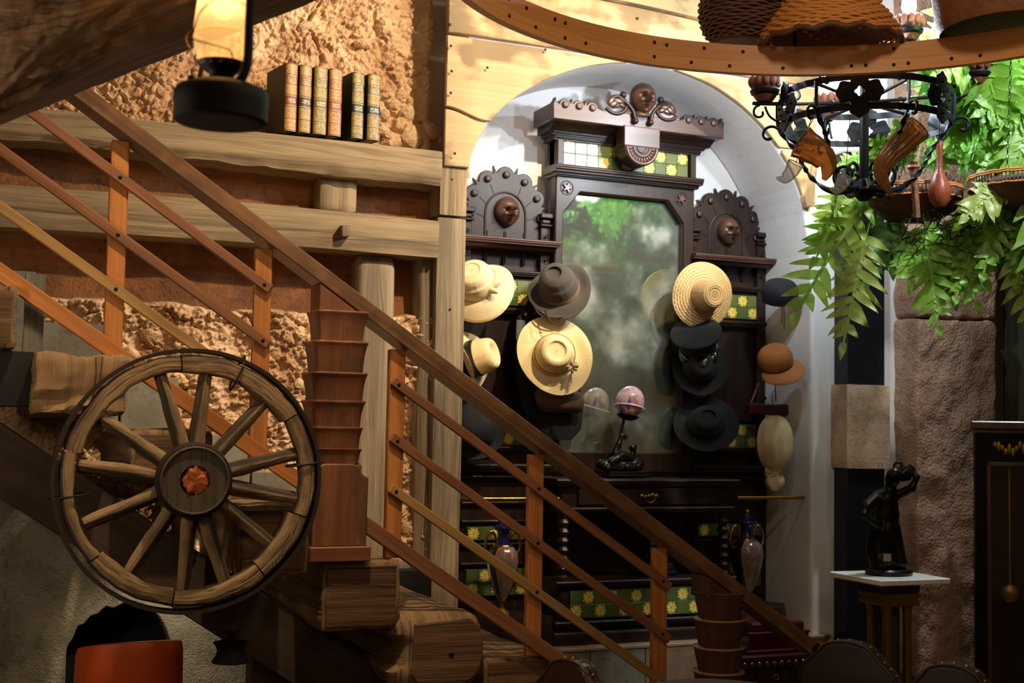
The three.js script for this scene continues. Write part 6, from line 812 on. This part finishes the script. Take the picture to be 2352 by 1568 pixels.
// ---------- things on the hall stand and under the stairs ----------
{ // bronze figure lamp with a mottled glass globe
  const z = -0.2, o = at(1432, 1094, z), J = (px, py, dz = 0) => at(px, py, z + dz).sub(o), k = J(1433, 1094).x - J(1432, 1094).x, C = (a, b, ra, rb2) => [a, b, ra * k, rb2 * k];
  const g = thing('figure_lamp', 'small bronze figure lamp holding up a mottled pink and violet glass globe', 'lamp', o);
  part('lamp_base', [fin(cbox(0.24, 0.014, 0.11, 0.004).translate(0.01, 0.005, 0)), fin(cbox(0.2, 0.014, 0.09, 0.004).translate(0, 0.018, 0))], M.bronze, g);
  const caps = [C(J(1382, 1066), J(1425, 1070), 10, 14), C(J(1425, 1070), J(1465, 1066), 14, 12), C(J(1405, 1060, 0.02), J(1428, 1046, 0.02), 8, 9), C(J(1428, 1046, 0.02), J(1448, 1050, 0.02), 10, 8), C(J(1448, 1050, 0.01), J(1456, 1036, 0.01), 6, 5), C(J(1453, 1028, 0.01), J(1455, 1025, 0.01), 8, 7), C(J(1412, 1040), J(1420, 1020), 8, 7), C(J(1420, 1020), J(1426, 1003), 6, 5), C(J(1428, 1000), J(1436, 1004), 6, 5), C(J(1378, 1070, -0.01), J(1395, 1075, 0.02), 6, 8), C(J(1440, 1072, 0.03), J(1470, 1074, 0.02), 8, 6)];
  part('figure_group', sdfMesh(caps, 0.003, 0.008, (q) => 0.004 * (fbm3(q.x * 90 + 5, q.y * 90 + 5, q.z * 90 + 5, 3, 2) - 0.5)), plain(0x24271f, 0.3, { metalness: 0.7 }), g);
  part('lamp_stem', tube([J(1424, 1006), J(1428, 985), J(1433, 962)], 3.2 * k, 12, 8), M.bronze, g); const gc = J(1447, 925);
  part('globe_cup', lathe([[0, -36], [10, -36], [20, -31], [24, -26], [18, -26], [0, -30]].map(([a, b]) => [a * k, b * k]), 24).rotateZ(-0.18).translate(gc.x, gc.y, gc.z), M.bronze, g);
  const mottle = tex(256, 256, (u, v) => { const n = fbm(u * 9, v * 9, 71, 4); return mix3(mix3([0.86, 0.76, 0.78], [0.74, 0.50, 0.54], sstep(0.45, 0.65, fbm(u * 5, v * 7, 72, 3) + 0.25 * (0.5 - v))), [0.40, 0.38, 0.66], sstep(0.58, 0.68, n)); }, true, 2, 1);
  const gm = new THREE.MeshPhysicalMaterial({ map: mottle, roughness: 0.3, clearcoat: 0.5, transmission: 0.2, thickness: 0 });
  part('glass_globe', new THREE.SphereGeometry(29.5 * k, 40, 32).scale(1, 1.12, 1).rotateZ(-0.18).translate(gc.x, gc.y + 2 * k, gc.z), gm, g); part('globe_ring', new THREE.TorusGeometry(30.5 * k, 2.2 * k, 8, 48).rotateX(Math.PI / 2 - 0.12).rotateZ(-0.22).translate(gc.x, gc.y - 10 * k, gc.z), plain(0xd9c6cf, 0.25), g);
}
function urn(px0, top, bot, pxw, z, label) {
  const o = at(px0, bot, z), H = at(px0, top, z).y - o.y, g = thing('porcelain_urn', label, 'urn', o), r = (at(px0 + pxw, bot, z).x - o.x), P = (l) => l.map(([a, b]) => [a * r, b * H]);
  const blue = plain(0x161448, 0.12, { clearcoat: 1 });
  const scene1 = tex(256, 256, (u, v) => { const x = (u * 2 + 0.5) % 1 - 0.5, y = v - 0.55, e = Math.hypot(x * 3.0, y * 2.0); let c = [0.05, 0.05, 0.10]; if (e < 0.86) c = [0.60, 0.48, 0.18]; if (e < 0.78) { c = mix3([0.56, 0.44, 0.38], [0.34, 0.30, 0.26], fbm(u * 30, v * 12, 81, 4)); c = mix3(c, [0.56, 0.28, 0.22], sstep(0.6, 0.72, fbm(u * 36, v * 14, 83, 3))); c = mix3(c, [0.44, 0.50, 0.60], sstep(0.58, 0.7, fbm(u * 24, v * 10, 85, 3)) * 0.8); } return c; }, true, 1);
  const body = lathe(P([[0, 0.16], [0.28, 0.16], [0.55, 0.26], [0.86, 0.42], [0.98, 0.54], [0.94, 0.62], [0.7, 0.68], [0.5, 0.69], [0, 0.69]]), 48); { const uv = fin(body).attributes.uv; }
  part('urn_body', body, new THREE.MeshPhysicalMaterial({ map: scene1, roughness: 0.15, clearcoat: 1 }), g, 'painted panel on a dark glazed body'); part('urn_neck', lathe(P([[0.5, 0.69], [0.42, 0.72], [0.36, 0.78], [0.4, 0.84], [0.6, 0.855], [0.6, 0.865], [0, 0.865]]), 40), blue, g); part('urn_lid', lathe(P([[0.62, 0.865], [0.6, 0.88], [0.3, 0.9], [0.22, 0.93], [0.1, 0.945], [0, 0.945]]), 40), blue, g); part('gilt_finial', lathe(P([[0, 0.94], [0.12, 0.945], [0.1, 0.955], [0.17, 0.975], [0.08, 0.99], [0, 1.0]]), 24), M.brass, g);
  part('urn_foot', lathe(P([[0, 0], [0.5, 0], [0.5, 0.04], [0.42, 0.06], [0.16, 0.09], [0.14, 0.12], [0.24, 0.155], [0.28, 0.16], [0, 0.16]]), 8), M.gold, g); part('gilt_collar', lathe(P([[0.56, 0.68], [0.6, 0.69], [0.56, 0.705], [0.48, 0.7]]), 40), M.brass, g);
  for (const s of [-1, 1]) part('gilt_handle', tube([[0.85, 0.6], [1.12, 0.66], [1.05, 0.78], [0.8, 0.83], [0.55, 0.8], [0.5, 0.75]].map(([a, b]) => V(s * a * r, b * H, 0)), 0.0075, 40, 8), M.brass, g);
}
urn(1152, 1180, 1418, 35, -0.12, 'dark blue porcelain urn with gilt handles, left foot of the hall stand');
urn(1714, 1168, 1400, 33, -0.12, 'dark blue porcelain urn with gilt handles, right foot of the hall stand');
{ // dark candlestick figure on the lower shelf
  const o = at(1500, 1331, -0.2), g = thing('candlestick', 'dark metal candlestick figure on a square foot on the lower shelf of the stand', 'candlestick', o); o.y = 0.918; g.position.y = 0.918; part('foot', [fin(cbox(0.2, 0.02, 0.12, 0.004).translate(0, 0.01, 0)), fin(cbox(0.14, 0.035, 0.09, 0.006).translate(0.02, 0.036, 0))], M.iron, g); part('figure_stem', sdfMesh([[V(0, 0.05, 0), V(-0.01, 0.14, 0), 0.022, 0.018], [V(-0.01, 0.14, 0), V(-0.015, 0.2, 0), 0.018, 0.012], [V(-0.015, 0.22, 0), V(-0.013, 0.23, 0), 0.018, 0.016], [V(-0.01, 0.17, 0), V(0.045, 0.2, 0.02), 0.009, 0.007], [V(0.045, 0.2, 0.02), V(0.05, 0.25, 0.02), 0.007, 0.01]], 0.004, 0.01), M.iron, g);
}
// under the stairs
{
  const p = atD(300, 1466, 4.2), g = thing('orange_chair', 'glossy orange leather tub chair back below the wagon wheel', 'chair', V(p.x, 0, p.z)), k = 4.2 / FPX; const R3 = 0.15, s = [], N = 40; // curved padded back
  const secs = []; for (let i = 0; i <= 20; i++) { const a = mix(2.9, 0.25, i / 20), top = p.y + 0.008 - 0.03 * Math.pow(Math.abs(i / 20 - 0.62) * 1.6, 2), b = 0.25; secs.push({ c: V(Math.cos(a) * R3, (top + b) / 2, Math.sin(a) * R3 * 0.8), rx: (top - b) / 2, ry: 0.022, x: V(0, 1, 0), y: V(Math.cos(a), 0, Math.sin(a)), f: (w) => 1 / Math.pow(Math.pow(Math.abs(Math.cos(w)), 8) + Math.pow(Math.abs(Math.sin(w)), 8), 1 / 8) }); }
  part('chair_back', loft(secs, 32), M.orange, g); part('seat', lathe([[0, 0.34], [0.15, 0.34], [0.17, 0.37], [0.16, 0.42], [0, 0.43]], 32).scale(1, 1, 0.85), M.orange, g); for (const [x, z] of [[-0.11, -0.08], [0.11, -0.08], [-0.11, 0.08], [0.11, 0.08]]) part('leg', new THREE.CylinderGeometry(0.014, 0.012, 0.34, 10).translate(x, 0.17, z), M.stringer, g); g.rotation.y = -0.15;
}
{
  const p = atD(530, 1500, 4.25), k = 4.25 / FPX, g = thing('iron_lamp', 'small black ruffled iron oil lamp hanging under the stringer', 'lamp', p), L = (q, n = 28) => lathe(q.map(([a, b]) => [a * k, b * k]), n);
  const rim = revolve([[34, -18], [42, -20], [43, -16], [34, -4], [31, 8], [33, 18], [40, 26], [36, 26], [29, 14], [2, 10]].map(([a, b]) => [a * k, b * k]), 60, (r, a, z) => [r * (1 + (z > 12 * k ? 0.06 * Math.cos(a * 10) : 0)), z]).rotateX(-Math.PI / 2); part('lamp_dish', fin(rim), M.ironDull, g); part('lamp_stem', L([[0, 8], [9, 8], [6, 24], [8, 38], [12, 44], [0, 46]]), M.iron, g); part('wooden_ball', L([[0, 40], [14, 44], [22, 56], [20, 68], [8, 74], [0, 74]]), M.stringer, g); part('hanging_hook', new THREE.CylinderGeometry(0.003, 0.003, 0.2, 6).translate(0, 74 * k + 0.1, 0), M.iron, g);
}
{ // what the old mirror shows: a fern, posts and a dark door at the far side of the room
  const d = thing('panelled_door', 'dark blue-black door across the room, seen only in the mirror', 'door', V(5.35, 0, 6.6)); part('door_leaf', cboxAt(-0.32, 0.18, 0, 2.3, -0.05, 0.04, 0.006), M.column, d); part('door_frame', [fin(cboxAt(-0.42, -0.33, 0, 2.4, -0.05, 0.06, 0.006)), fin(cboxAt(0.19, 0.28, 0, 2.4, -0.05, 0.06, 0.006)), fin(cboxAt(-0.42, 0.28, 2.41, 2.52, -0.05, 0.06, 0.006))], M.beam, d);
  for (const [x, z] of [[4.75, 6.2], [5.95, 5.6]]) one('timber_post', x < 5 ? 'pale room post left of the far door, seen only in the mirror' : 'pale room post right of the far door, seen only in the mirror', 'post', gUV(cbox(0.2, 4.68, 0.2, 0.01).translate(0, 2.34, 0)), M.beam, V(x, 0, z));
  const o = V(5.2, 2.9, 3.9), q = rng(55), g = thing('fern', 'bright fern hanging across the room, seen only in the mirror', 'fern', o); for (let i = 0; i < 46; i++) { const a = q() * 6.28, l = mix(0.4, 0.95, q()); part('frond', frond({ base: V(0.2 * Math.cos(a), mix(-0.1, 0.1, q()), 0.2 * Math.sin(a)), dir: V(Math.cos(a), mix(0.2, 0.9, q()), Math.sin(a)), len: l, droop: mix(1.6, 3.6, q()), face: V(-0.5, 0.3, -0.8).normalize(), ll: 0.13, lw: 0.022, n: 9, seed: 700 + i }), fernMats[i % 5], g); }
  fernBasket({ c: V(5.2, 2.88, 3.9), R0: 0.2, label: 'wicker basket of the fern across the room, seen only in the mirror' });
}

renderer.render(scene, camera);
